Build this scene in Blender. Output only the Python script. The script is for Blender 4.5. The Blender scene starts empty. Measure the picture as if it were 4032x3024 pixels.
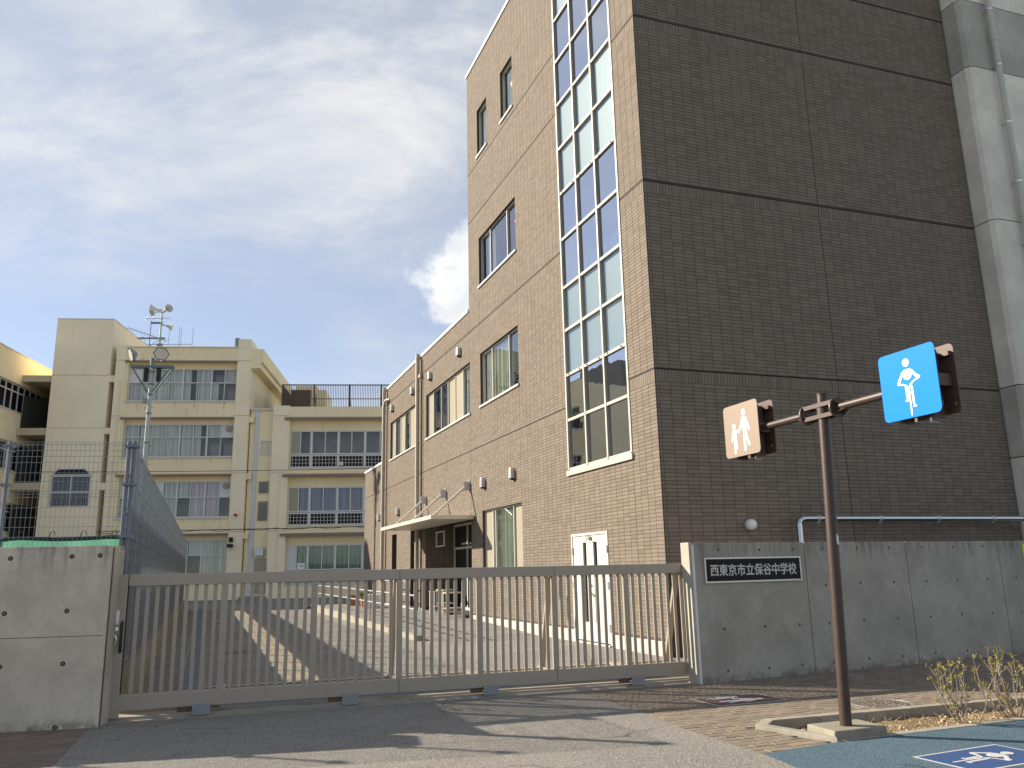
import bpy, bmesh, math, random
import numpy as np
from math import sin, cos, radians, degrees, pi, atan2, hypot
from mathutils import Vector, Matrix

random.seed(7)
rng = np.random.default_rng(7)
scn = bpy.context.scene
col = scn.collection

# ------------------------------------------------------------------ camera
cam_d = bpy.data.cameras.new('camera')
cam = bpy.data.objects.new('camera', cam_d)
col.objects.link(cam)
cam_d.sensor_fit = 'HORIZONTAL'
cam_d.sensor_width = 36.0
cam_d.lens = 3227.0 / 4032.0 * 36.0
cam_d.clip_start = 0.05
cam_d.clip_end = 5000
CAM_H = 1.5
PITCH, ROLL = radians(12.731), radians(-1.225)
_R = (Matrix.Rotation(PITCH, 3, 'X') @ Matrix(((1, 0, 0), (0, 0, -1), (0, 1, 0))) @ Matrix.Rotation(ROLL, 3, 'Z'))
_M = _R.to_4x4(); _M.translation = Vector((0, 0, CAM_H))
cam.matrix_world = _M
scn.camera = cam

# ------------------------------------------------------------------ light
SUN_AZ = radians(160.3)      # direction towards the sun, from +X counter-clockwise
SUN_EL = radians(26.4)
SKY_STRENGTH = 0.095
SUN_STRENGTH = 4.5
EXPOSURE = 1.12

wd = bpy.data.worlds.new('World'); scn.world = wd; wd.use_nodes = True
nt = wd.node_tree; nt.nodes.clear()
def N(tree, typ, **kw):
    n = tree.nodes.new(typ)
    for k, v in kw.items(): setattr(n, k, v)
    return n
def L(tree, a, b): tree.links.new(a, b)
sky = N(nt, 'ShaderNodeTexSky', sky_type='NISHITA')
sky.sun_disc = False
sky.sun_elevation = SUN_EL
sky.sun_rotation = (pi / 2 - SUN_AZ) % (2 * pi)
sky.altitude = 50; sky.air_density = 0.7; sky.dust_density = 0.2; sky.ozone_density = 1.0
tc = N(nt, 'ShaderNodeTexCoord')
def vmath(t, op, a=None, b=None, sc=None):
    n = N(t, 'ShaderNodeVectorMath', operation=op)
    for i, x in enumerate((a, b)):
        if x is None: continue
        if hasattr(x, 'is_output'): L(t, x, n.inputs[i])
        else: n.inputs[i].default_value = x
    if sc is not None:
        if hasattr(sc, 'is_output'): L(t, sc, n.inputs['Scale'])
        else: n.inputs['Scale'].default_value = sc
    return n
def fmath(t, op, a, b=None, c=None, clamp=False):
    n = N(t, 'ShaderNodeMath', operation=op); n.use_clamp = clamp
    for i, x in enumerate((a, b, c)):
        if x is None: continue
        if hasattr(x, 'is_output'): L(t, x, n.inputs[i])
        else: n.inputs[i].default_value = x
    return n.outputs[0]
def mrange(t, v, a, b, c=0.0, d=1.0, smooth=True):
    n = N(t, 'ShaderNodeMapRange'); n.interpolation_type = 'SMOOTHSTEP' if smooth else 'LINEAR'
    L(t, v, n.inputs['Value'])
    for k, x in zip(('From Min', 'From Max', 'To Min', 'To Max'), (a, b, c, d)): n.inputs[k].default_value = x
    return n.outputs['Result']
def noise(t, vec, scale, detail=6, rough=0.55, dist=0.0):
    n = N(t, 'ShaderNodeTexNoise'); n.inputs['Scale'].default_value = scale
    n.inputs['Detail'].default_value = detail; n.inputs['Roughness'].default_value = rough
    n.inputs['Distortion'].default_value = dist
    if vec is not None: L(t, vec, n.inputs['Vector'])
    return n.outputs['Fac']
def mixc_w(f):
    n = N(nt, 'ShaderNodeMix', data_type='RGBA'); L(nt, f, n.inputs[0]); n.inputs[6].default_value = (4.3, 4.35, 4.5, 1); n.inputs[7].default_value = (5.7, 5.65, 5.55, 1)
    return n.outputs[2]
gen = tc.outputs['Generated']
sep = N(nt, 'ShaderNodeSeparateXYZ'); L(nt, gen, sep.inputs[0])
zz = fmath(nt, 'MAXIMUM', sep.outputs['Z'], 0.0)
zden = fmath(nt, 'ADD', zz, 0.30)
px_ = fmath(nt, 'DIVIDE', sep.outputs['X'], zden)
py_ = fmath(nt, 'DIVIDE', sep.outputs['Y'], zden)
comb = N(nt, 'ShaderNodeCombineXYZ'); L(nt, px_, comb.inputs[0]); L(nt, py_, comb.inputs[1])
CLOUD_LOC = (0.0, 0.0, 0.4)
mp = N(nt, 'ShaderNodeMapping'); L(nt, comb.outputs[0], mp.inputs[0])
mp.inputs['Rotation'].default_value = (0, 0, radians(-28)); mp.inputs['Scale'].default_value = (0.8, 1.25, 1)
mp.inputs['Location'].default_value = CLOUD_LOC
n1 = noise(nt, mp.outputs[0], 0.95, 4, 0.5, 0.3)       # broad veils
n2 = noise(nt, mp.outputs[0], 3.0, 11, 0.64, 0.35)      # torn wisps
mp2 = N(nt, 'ShaderNodeMapping'); L(nt, comb.outputs[0], mp2.inputs[0]); mp2.inputs['Rotation'].default_value = (0, 0, radians(-40)); mp2.inputs['Scale'].default_value = (3.2, 0.7, 1)
n4 = noise(nt, mp2.outputs[0], 2.0, 6, 0.55, 0.6)       # fine streaks
veil = mrange(nt, n1, 0.44, 0.69)
wisp = mrange(nt, fmath(nt, 'ADD', fmath(nt, 'MULTIPLY', n2, 0.92), fmath(nt, 'MULTIPLY', n4, 0.08)), 0.38, 0.70)
cl = fmath(nt, 'MULTIPLY', veil, fmath(nt, 'ADD', fmath(nt, 'MULTIPLY', wisp, 0.80), 0.18), clamp=True)
# a heap cloud low in the sky
HEAP = Vector((-0.052, 0.936, 0.350)).normalized()
dv = vmath(nt, 'DISTANCE', gen, tuple(HEAP))
n3 = noise(nt, gen, 15.0, 6, 0.55, 0.0)
hr = fmath(nt, 'ADD', dv.outputs['Value'], fmath(nt, 'MULTIPLY', fmath(nt, 'SUBTRACT', n3, 0.5), 0.13))
heap = mrange(nt, hr, 0.068, 0.044)
n5 = noise(nt, gen, 22.0, 6, 0.6, 0.2)
base = N(nt, 'ShaderNodeMix', data_type='RGBA'); base.inputs[0].default_value = 0.52
L(nt, sky.outputs[0], base.inputs[6]); base.inputs[7].default_value = (2.78, 2.95, 3.25, 1)
cmix = N(nt, 'ShaderNodeMix', data_type='RGBA')
L(nt, cl, cmix.inputs[0]); L(nt, base.outputs[2], cmix.inputs[6]); cmix.inputs[7].default_value = (4.5, 4.45, 4.38, 1)
hmix = N(nt, 'ShaderNodeMix', data_type='RGBA')
L(nt, fmath(nt, 'MULTIPLY', heap, 0.95), hmix.inputs[0]); L(nt, cmix.outputs[2], hmix.inputs[6])
L(nt, mixc_w(mrange(nt, n5, 0.35, 0.65)), hmix.inputs[7])
bg = N(nt, 'ShaderNodeBackground'); bg.inputs['Strength'].default_value = SKY_STRENGTH
L(nt, hmix.outputs[2], bg.inputs['Color'])
wo = N(nt, 'ShaderNodeOutputWorld'); L(nt, bg.outputs[0], wo.inputs['Surface'])

sd = bpy.data.lights.new('sun', 'SUN'); sd.energy = SUN_STRENGTH; sd.angle = radians(0.53); sd.color = (1.0, 0.905, 0.76)
sun = bpy.data.objects.new('sun', sd); col.objects.link(sun)
sv = Vector((cos(SUN_EL) * cos(SUN_AZ), cos(SUN_EL) * sin(SUN_AZ), sin(SUN_EL)))
sun.rotation_euler = sv.to_track_quat('Z', 'Y').to_euler()
sun.location = (-20, 10, 20)

vs = scn.view_settings
vs.view_transform = 'Standard'; vs.look = 'None'; vs.exposure = EXPOSURE; vs.gamma = 1.0; vs.use_curve_mapping = False
scn.cycles.max_bounces = 6; scn.cycles.diffuse_bounces = 3; scn.cycles.glossy_bounces = 3
scn.cycles.transparent_max_bounces = 12; scn.cycles.caustics_reflective = False; scn.cycles.caustics_refractive = False
scn.cycles.use_denoising = True

# ------------------------------------------------------------------ materials
MAT = {}
def newmat(name):
    m = bpy.data.materials.new(name); m.use_nodes = True
    t = m.node_tree; t.nodes.clear()
    out = N(t, 'ShaderNodeOutputMaterial'); b = N(t, 'ShaderNodeBsdfPrincipled')
    L(t, b.outputs[0], out.inputs['Surface'])
    MAT[name] = m
    return m, t, b
def rgba(c): return (c[0], c[1], c[2], 1)
def mixc(t, f, a, b):
    n = N(t, 'ShaderNodeMix', data_type='RGBA')
    if hasattr(f, 'is_output'): L(t, f, n.inputs[0])
    else: n.inputs[0].default_value = f
    for i, x in ((6, a), (7, b)):
        if hasattr(x, 'is_output'): L(t, x, n.inputs[i])
        else: n.inputs[i].default_value = rgba(x)
    return n.outputs[2]
def posn(t, scale=(1, 1, 1)):
    g = N(t, 'ShaderNodeNewGeometry')
    m = N(t, 'ShaderNodeMapping'); L(t, g.outputs['Position'], m.inputs[0]); m.inputs['Scale'].default_value = scale
    return m.outputs[0]
def bump(t, b, h, strength=0.3, dist=0.01):
    n = N(t, 'ShaderNodeBump'); n.inputs['Strength'].default_value = strength; n.inputs['Distance'].default_value = dist
    L(t, h, n.inputs['Height']); L(t, n.outputs[0], b.inputs['Normal'])
def simple(name, c, rough=0.6, metal=0.0, var=0.12, vscale=6.0, bumpd=0.0, spec=0.4):
    m, t, b = newmat(name)
    p = posn(t)
    f = noise(t, p, vscale, 5, 0.6)
    c0 = [x * (1 - var) for x in c]; c1 = [min(1, x * (1 + var)) for x in c]
    L(t, mixc(t, f, c0, c1), b.inputs['Base Color'])
    b.inputs['Roughness'].default_value = rough; b.inputs['Metallic'].default_value = metal
    b.inputs['Specular IOR Level'].default_value = spec
    if bumpd: bump(t, b, noise(t, p, vscale * 8, 4), 0.4, bumpd)
    return m

# glazed brown wall tile: each piece takes its own tone
def tile_mat(name, ca, cb, cc, rough=0.5):
    m, t, b = newmat(name)
    at = N(t, 'ShaderNodeAttribute'); at.attribute_name = 'tone'
    oi = N(t, 'ShaderNodeObjectInfo')
    r = fmath(t, 'FRACT', fmath(t, 'ADD', at.outputs['Fac'], oi.outputs['Random']))
    p = posn(t)
    big = noise(t, p, 0.9, 4, 0.6)
    fine = noise(t, p, 55, 4, 0.65)
    c = mixc(t, mrange(t, r, 0.0, 1.0, 0, 1, False), ca, cb)
    c = mixc(t, mrange(t, r, 0.72, 0.98, 0, 0.55), c, cc)
    c = mixc(t, mrange(t, fine, 0.35, 0.7, 0, 0.25), c, [x * 0.62 for x in ca])
    c = mixc(t, mrange(t, big, 0.3, 0.7, 0.0, 0.16), c, cc)
    run = noise(t, posn(t, (2.2, 2.2, 0.10)), 2.0, 6, 0.65)
    c = mixc(t, mrange(t, run, 0.56, 0.78, 0, 0.22), c, [x * 0.55 for x in ca])
    c = mixc(t, mrange(t, noise(t, posn(t, (1.5, 1.5, 0.35)), 3.1, 7, 0.7), 0.66, 0.80, 0, 0.14), c, (0.36, 0.33, 0.29))
    L(t, c, b.inputs['Base Color'])
    b.inputs['Roughness'].default_value = rough; b.inputs['Specular IOR Level'].default_value = 0.05
    bump(t, b, noise(t, p, 70, 4, 0.6), 0.25, 0.004)
    return m
tile_mat('tile', (0.186, 0.153, 0.120), (0.240, 0.199, 0.158), (0.246, 0.192, 0.146), 0.7)
simple('tile_joint', (0.06, 0.045, 0.035), 0.9, 0, 0.15, 3)
simple('joint_dark', (0.02, 0.016, 0.014), 0.9)
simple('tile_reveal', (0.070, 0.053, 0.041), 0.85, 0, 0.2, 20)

def concrete(name, c, stain=(0.07, 0.07, 0.065), amount=0.55, ztop=None, zbase=None, scale=1.0):
    m, t, b = newmat(name)
    p = posn(t)
    n_a = noise(t, p, 1.6 * scale, 7, 0.62)
    n_b = noise(t, p, 14 * scale, 6, 0.65)
    pv = posn(t, (5.0, 5.0, 0.55))
    streak = noise(t, pv, 2.2, 6, 0.65)
    cc = mixc(t, mrange(t, n_a, 0.3, 0.72), [x * 0.80 for x in c], [min(1, x * 1.14) for x in c])
    cc = mixc(t, mrange(t, n_b, 0.35, 0.75, 0, 0.45), cc, [x * 0.78 for x in c])
    cc = mixc(t, mrange(t, streak, 0.55, 0.8, 0, 0.25), cc, [x * 0.62 for x in c])
    g = N(t, 'ShaderNodeNewGeometry'); sz = N(t, 'ShaderNodeSeparateXYZ'); L(t, g.outputs['Position'], sz.inputs[0])
    if ztop is not None:   # weather streaks running down from the coping
        h = mrange(t, sz.outputs['Z'], ztop - 0.42, ztop, 0, 1)
        f = fmath(t, 'MULTIPLY', fmath(t, 'ADD', h, -0.08), mrange(t, streak, 0.40, 0.68), clamp=True)
        cc = mixc(t, fmath(t, 'MULTIPLY', f, amount * 1.6, clamp=True), cc, stain)
    if zbase is not None:  # moss and splash along the foot
        h = mrange(t, sz.outputs['Z'], zbase, zbase + 0.14, 1, 0)
        f = fmath(t, 'MULTIPLY', h, mrange(t, noise(t, p, 7, 6, 0.7), 0.38, 0.62), clamp=True)
        cc = mixc(t, fmath(t, 'MULTIPLY', f, 0.6), cc, (0.06, 0.058, 0.048))
    blot = noise(t, p, 3.4 * scale, 8, 0.72, 0.6)
    cc = mixc(t, mrange(t, blot, 0.54, 0.74, 0, 0.26), cc, [x * 0.60 for x in c])
    sp = noise(t, p, 42 * scale, 2, 0.5)
    cc = mixc(t, mrange(t, sp, 0.70, 0.78, 0, 0.5), cc, [x * 0.45 for x in c])
    L(t, cc, b.inputs['Base Color'])
    b.inputs['Roughness'].default_value = 0.85; b.inputs['Specular IOR Level'].default_value = 0.25
    bump(t, b, n_b, 0.35, 0.006)
    return m
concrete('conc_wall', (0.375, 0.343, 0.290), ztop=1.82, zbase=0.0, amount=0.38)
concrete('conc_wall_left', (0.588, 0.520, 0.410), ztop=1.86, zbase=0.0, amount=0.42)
concrete('conc_cap', (0.483, 0.440, 0.360), amount=0.3)
concrete('conc_kerb', (0.347, 0.310, 0.248), amount=0.3, scale=2)
concrete('conc_block', (0.284, 0.255, 0.194), amount=0.3, scale=3)
concrete('conc_panel', (0.777, 0.720, 0.612), scale=0.5)
concrete('conc_raw', (0.483, 0.450, 0.387), scale=0.6)
simple('pour_dark', (0.15, 0.14, 0.125), 0.9, 0, 0.4, 9)
simple('plinth', (0.50, 0.475, 0.42), 0.8, 0, 0.1, 2)

def ground_mat(name, ca, cb, speck, sscale=120, rough=0.9, bstr=0.6, patch=0.5, cracks=False):
    m, t, b = newmat(name)
    p = posn(t)
    big = noise(t, p, 0.55, 6, 0.6); mid = noise(t, p, 5, 5, 0.6)
    v = N(t, 'ShaderNodeTexVoronoi'); v.inputs['Scale'].default_value = sscale; L(t, p, v.inputs['Vector'])
    fine = noise(t, p, sscale * 0.6, 3, 0.7)
    c = mixc(t, mrange(t, big, 0.3, 0.7), ca, cb)
    c = mixc(t, mrange(t, mid, 0.45, 0.8, 0, patch), c, [x * 0.7 for x in ca])
    sp = N(t, 'ShaderNodeSeparateColor'); L(t, v.outputs['Color'], sp.inputs[0])
    c = mixc(t, mrange(t, sp.outputs[0], 0.45, 1.0, 0, 0.75, False), c, speck)
    c = mixc(t, mrange(t, sp.outputs[1], 0.6, 1.0, 0, 0.6, False), c, [x * 0.45 for x in ca])
    if cracks:
        wp = vmath(t, 'ADD', p, None); nz = N(t, 'ShaderNodeTexNoise'); nz.inputs['Scale'].default_value = 3.0; L(t, p, nz.inputs['Vector'])
        L(t, vmath(t, 'SCALE', nz.outputs['Color'], sc=0.35).outputs[0], wp.inputs[1])
        ve = N(t, 'ShaderNodeTexVoronoi'); ve.feature = 'DISTANCE_TO_EDGE'; ve.inputs['Scale'].default_value = 0.42; L(t, wp.outputs[0], ve.inputs['Vector'])
        gate_ = mrange(t, noise(t, p, 0.7, 3), 0.48, 0.6)
        c = mixc(t, fmath(t, 'MULTIPLY', mrange(t, ve.outputs['Distance'], 0.0, 0.008, 0.75, 0), gate_), c, (0.05, 0.046, 0.04))
        c = mixc(t, mrange(t, noise(t, posn(t, (1, 1, 1)), 2.3, 4, 0.5), 0.64, 0.74, 0, 0.28), c, (0.10, 0.095, 0.088))
    L(t, c, b.inputs['Base Color'])
    b.inputs['Roughness'].default_value = rough; b.inputs['Specular IOR Level'].default_value = 0.25
    h = fmath(t, 'ADD', fmath(t, 'MULTIPLY', v.outputs['Distance'], -1.0), fine)
    bump(t, b, h, bstr, 0.006)
    return m
ground_mat('asphalt', (0.205, 0.188, 0.164), (0.25, 0.228, 0.195), (0.38, 0.35, 0.30), 85, cracks=True)
ground_mat('asphalt_far', (0.12, 0.115, 0.108), (0.15, 0.142, 0.13), (0.2, 0.19, 0.17), 70)
ground_mat('lane_blue', (0.062, 0.108, 0.138), (0.082, 0.136, 0.168), (0.15, 0.205, 0.235), 110, cracks=True)
ground_mat('soil', (0.17, 0.115, 0.065), (0.25, 0.175, 0.10), (0.36, 0.26, 0.15), 60, 0.95, 1.0)
simple('gutter', (0.13, 0.16, 0.185), 0.8, 0, 0.2, 4)

def courtyard_mat():
    m, t, b = newmat('courtyard')
    g = N(t, 'ShaderNodeNewGeometry')
    mp = N(t, 'ShaderNodeMapping'); L(t, g.outputs['Position'], mp.inputs[0]); mp.inputs['Rotation'].default_value = (0, 0, radians(-20.5))
    br = N(t, 'ShaderNodeTexBrick'); L(t, mp.outputs[0], br.inputs['Vector'])
    br.inputs['Scale'].default_value = 1.0; br.inputs['Brick Width'].default_value = 0.9; br.inputs['Row Height'].default_value = 0.62
    br.inputs['Mortar Size'].default_value = 0.012
    br.inputs['Color1'].default_value = (0.20, 0.185, 0.165, 1); br.inputs['Color2'].default_value = (0.245, 0.225, 0.195, 1); br.inputs['Mortar'].default_value = (0.13, 0.118, 0.10, 1)
    p = posn(t)
    c = mixc(t, mrange(t, noise(t, p, 0.5, 6), 0.35, 0.7, 0, 0.6), br.outputs['Color'], (0.16, 0.148, 0.135))
    c = mixc(t, mrange(t, noise(t, p, 9, 6), 0.45, 0.75, 0, 0.4), c, (0.12, 0.11, 0.10))
    L(t, c, b.inputs['Base Color']); b.inputs['Roughness'].default_value = 0.9
    bump(t, b, noise(t, p, 60, 4), 0.4, 0.006)
courtyard_mat()

def paver_mat(name, ca, cb, cc):
    m, t, b = newmat(name)
    at = N(t, 'ShaderNodeAttribute'); at.attribute_name = 'tone'
    oi = N(t, 'ShaderNodeObjectInfo')
    r = fmath(t, 'FRACT', fmath(t, 'ADD', at.outputs['Fac'], oi.outputs['Random']))
    p = posn(t)
    c = mixc(t, r, ca, cb)
    c = mixc(t, mrange(t, r, 0.8, 1.0, 0, 0.6), c, cc)
    c = mixc(t, mrange(t, noise(t, p, 40, 5, 0.7), 0.4, 0.75, 0, 0.45), c, [x * 0.6 for x in ca])
    c = mixc(t, mrange(t, noise(t, p, 1.3, 5), 0.4, 0.75, 0, 0.35), c, (0.15, 0.135, 0.115))
    L(t, c, b.inputs['Base Color']); b.inputs['Roughness'].default_value = 0.88; b.inputs['Specular IOR Level'].default_value = 0.25
    bump(t, b, noise(t, p, 90, 4), 0.4, 0.004)
paver_mat('paver', (0.20, 0.16, 0.118), (0.275, 0.222, 0.165), (0.31, 0.215, 0.15))
paver_mat('paver_red', (0.185, 0.14, 0.11), (0.25, 0.19, 0.145), (0.28, 0.18, 0.13))
paver_mat('paver_tan', (0.24, 0.20, 0.145), (0.31, 0.255, 0.185), (0.27, 0.21, 0.14))
simple('paver_bed', (0.10, 0.085, 0.07), 0.95, 0, 0.25, 8)

def painted(name, c, stain, st=0.5, vs_=(3, 3, 0.35)):
    m, t, b = newmat(name)
    p = posn(t); pv = posn(t, vs_)
    cc = mixc(t, mrange(t, noise(t, p, 0.5, 6), 0.3, 0.7), [x * 0.93 for x in c], c)
    cc = mixc(t, fmath(t, 'MULTIPLY', mrange(t, noise(t, pv, 1.3, 7, 0.65), 0.57, 0.8), st), cc, stain)
    cc = mixc(t, mrange(t, noise(t, p, 18, 4), 0.4, 0.8, 0, 0.12), cc, [x * 0.7 for x in c])
    L(t, cc, b.inputs['Base Color']); b.inputs['Roughness'].default_value = 0.8; b.inputs['Specular IOR Level'].default_value = 0.25
painted('cream', (0.95, 0.80, 0.51), (0.45, 0.36, 0.24), 0.50)
painted('cream_light', (0.95, 0.825, 0.58), (0.50, 0.42, 0.30), 0.42)
painted('slab_stained', (0.55, 0.48, 0.34), (0.16, 0.13, 0.10), 0.9, (2.2, 2.2, 0.25))
def drip_mat():
    m = bpy.data.materials.new('drip_stain'); m.use_nodes = True; t = m.node_tree; t.nodes.clear(); MAT['drip_stain'] = m
    out = N(t, 'ShaderNodeOutputMaterial'); d = N(t, 'ShaderNodeBsdfDiffuse'); d.inputs['Color'].default_value = (0.22, 0.18, 0.13, 1)
    tr = N(t, 'ShaderNodeBsdfTransparent'); mx = N(t, 'ShaderNodeMixShader')
    f = mrange(t, noise(t, posn(t, (6, 6, 1.2)), 2.5, 5, 0.6), 0.42, 0.75, 0.0, 0.42)
    L(t, f, mx.inputs[0]); L(t, tr.outputs[0], mx.inputs[1]); L(t, d.outputs[0], mx.inputs[2]); L(t, mx.outputs[0], out.inputs['Surface'])
drip_mat()
simple('eave_brown', (0.27, 0.20, 0.16), 0.6)
simple('dark_render', (0.24, 0.235, 0.20), 0.9, 0, 0.2, 0.3)
simple('alu', (0.66, 0.65, 0.61), 0.45, 0.0, 0.06, 3)
simple('alu_shine', (0.52, 0.50, 0.45), 0.45, 0.0, 0.05, 3)
simple('alu_cream', (0.45, 0.42, 0.36), 0.5, 0.0, 0.05, 2)
simple('white_panel', (0.70, 0.70, 0.67), 0.6, 0, 0.05, 2)
simple('beige_panel', (0.36, 0.325, 0.245), 0.3, 0, 0.05, 2)
simple('white_door', (0.60, 0.57, 0.50), 0.45, 0, 0.03, 2)
simple('white_paint', (0.80, 0.80, 0.78), 0.6, 0, 0.04, 5)
simple('coping_white', (0.66, 0.65, 0.62), 0.5, 0, 0.04, 1)
simple('spandrel', (0.20, 0.25, 0.258), 0.35, 0, 0.06, 0.7)
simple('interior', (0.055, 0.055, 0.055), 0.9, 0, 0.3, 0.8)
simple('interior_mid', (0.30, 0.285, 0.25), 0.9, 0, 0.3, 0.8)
simple('dark_void', (0.02, 0.018, 0.016), 0.95)
simple('net_dark', (0.035, 0.034, 0.03), 0.95, 0, 0.3, 2)
simple('louver', (0.30, 0.28, 0.24), 0.6)
simple('pipe_beige', (0.43, 0.39, 0.31), 0.55, 0, 0.08, 2)
simple('pipe_pale', (0.50, 0.49, 0.42), 0.55, 0, 0.08, 2)
simple('pipe_white', (0.60, 0.62, 0.66), 0.55, 0, 0.08, 2)
simple('rust_cable', (0.12, 0.07, 0.04), 0.7)
simple('cable_black', (0.015, 0.015, 0.015), 0.6)
simple('vent_steel', (0.52, 0.53, 0.53), 0.35, 0.55, 0.08, 5)
simple('canopy_metal', (0.66, 0.61, 0.52), 0.38, 0.25, 0.05, 2)
simple('gate_bronze', (0.375, 0.318, 0.252), 0.45, 0.12, 0.10, 4)
simple('gate_steel', (0.27, 0.275, 0.28), 0.5, 0.4, 0.12, 6)
simple('track_steel', (0.36, 0.33, 0.28), 0.45, 0.5, 0.2, 5)
simple('black_plastic', (0.012, 0.012, 0.014), 0.4)
simple('chrome', (0.75, 0.75, 0.76), 0.2, 1.0, 0.05, 5)
simple('duct_chrome', (0.52, 0.52, 0.52), 0.16, 1.0, 0.12, 4)
simple('lamp_white', (0.70, 0.72, 0.72), 0.35, 0, 0.03, 3)
simple('post_brown', (0.062, 0.038, 0.029), 0.42, 0.0, 0.35, 14)
simple('bracket_brown', (0.075, 0.045, 0.033), 0.45, 0.1, 0.10, 6)
simple('sign_blue', (0.0, 0.20, 0.66), 0.5, 0, 0.04, 2, spec=0.1)
simple('sign_tan', (0.29, 0.212, 0.155), 0.4, 0, 0.04, 2)
simple('sign_back', (0.10, 0.058, 0.042), 0.5, 0, 0.08, 4)
simple('sign_white', (0.66, 0.65, 0.61), 0.45, 0, 0.02, 3)
simple('plate_black', (0.006, 0.006, 0.007), 0.45, spec=0.2)
simple('plate_metal', (0.62, 0.58, 0.50), 0.35, 0.5, 0.06, 4)
simple('letter_silver', (0.50, 0.48, 0.44), 0.4, 0.2, 0.05, 6)
simple('fence_grey', (0.165, 0.185, 0.225), 0.5, 0.1, 0.08, 3)
simple('fence_wire', (0.27, 0.278, 0.29), 0.5, 0.2, 0.08, 3)
simple('sheet_grey', (0.26, 0.27, 0.275), 0.8, 0, 0.10, 1.5)
simple('band_green', (0.01, 0.045, 0.04), 0.7)
simple('pole_steel', (0.42, 0.43, 0.41), 0.5, 0.35, 0.12, 3)
simple('pole_bracket', (0.16, 0.19, 0.185), 0.5, 0.3, 0.1, 3)
simple('lamp_glass', (0.66, 0.64, 0.58), 0.3)
simple('horn_grey', (0.56, 0.55, 0.50), 0.5, 0, 0.06, 4)
simple('antenna', (0.24, 0.24, 0.27), 0.45, 0.5, 0.1, 3)
simple('rail_rust', (0.125, 0.090, 0.065), 0.7, 0.1, 0.25, 3)
simple('rail_grey', (0.42, 0.43, 0.42), 0.4, 0.5, 0.1, 3)
simple('terracotta', (0.42, 0.15, 0.085), 0.7, 0, 0.12, 8)
simple('terracotta_pale', (0.55, 0.27, 0.16), 0.7, 0, 0.12, 8)
simple('leaf_green', (0.12, 0.15, 0.045), 0.6, 0, 0.35, 30)
simple('desk_top', (0.50, 0.42, 0.30), 0.5)
simple('desk_leg', (0.70, 0.68, 0.62), 0.4)
simple('bark', (0.28, 0.225, 0.17), 0.85, 0, 0.2, 40)
simple('straw', (0.52, 0.41, 0.24), 0.9, 0, 0.2, 20)
simple('yellow_sign', (0.62, 0.60, 0.06), 0.5)
simple('red_mark', (0.45, 0.03, 0.03), 0.5)
simple('iron', (0.17, 0.16, 0.145), 0.6, 0.3, 0.25, 12)
simple('mark_brown', (0.14, 0.075, 0.066), 0.75, 0, 0.15, 12)
simple('mark_blue', (0.035, 0.075, 0.19), 0.7, 0, 0.1, 12)
simple('mark_white', (0.50, 0.49, 0.47), 0.7, 0, 0.12, 14)
simple('tactile', (0.36, 0.29, 0.19), 0.85)
def leaf_mat():
    m, t, b = newmat('leaf_yellow')
    oi = posn(t)
    f = noise(t, oi, 60, 3)
    c = mixc(t, mrange(t, f, 0.35, 0.65), (0.37, 0.265, 0.06), (0.24, 0.24, 0.055))
    L(t, c, b.inputs['Base Color']); b.inputs['Roughness'].default_value = 0.6
    tr = N(t, 'ShaderNodeBsdfTranslucent'); L(t, c, tr.inputs['Color'])
    mx = N(t, 'ShaderNodeMixShader'); mx.inputs[0].default_value = 0.35
    L(t, b.outputs[0], mx.inputs[1]); L(t, tr.outputs[0], mx.inputs[2])
    L(t, mx.outputs[0], [n for n in t.nodes if n.type == 'OUTPUT_MATERIAL'][0].inputs['Surface'])
leaf_mat()
def sheet_mat():
    m, t, b = newmat('sheet_green')
    c = mixc(t, noise(t, posn(t), 3, 4), (0.17, 0.47, 0.30), (0.22, 0.55, 0.37))
    L(t, c, b.inputs['Base Color']); b.inputs['Roughness'].default_value = 0.6
    tr = N(t, 'ShaderNodeBsdfTranslucent'); L(t, c, tr.inputs['Color'])
    mx = N(t, 'ShaderNodeMixShader'); mx.inputs[0].default_value = 0.3
    L(t, b.outputs[0], mx.inputs[1]); L(t, tr.outputs[0], mx.inputs[2])
    L(t, mx.outputs[0], [n for n in t.nodes if n.type == 'OUTPUT_MATERIAL'][0].inputs['Surface'])
sheet_mat()
def curtain_mat(name, ca, cb):
    m, t, b = newmat(name)
    c = mixc(t, mrange(t, noise(t, posn(t, (9, 9, 0.12)), 1.6, 4), 0.36, 0.64), ca, cb)  # vertical light and dark bands paint the fold shading into the cloth colour
    L(t, c, b.inputs['Base Color']); b.inputs['Roughness'].default_value = 0.9
curtain_mat('curtain_pale', (0.50, 0.53, 0.48), (0.80, 0.82, 0.76))
curtain_mat('curtain_green', (0.20, 0.32, 0.24), (0.42, 0.56, 0.44))
curtain_mat('curtain_blue', (0.22, 0.24, 0.34), (0.42, 0.44, 0.55))
curtain_mat('curtain_pink', (0.55, 0.47, 0.50), (0.75, 0.68, 0.68))
curtain_mat('curtain_lime', (0.34, 0.40, 0.27), (0.58, 0.63, 0.46))
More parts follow.
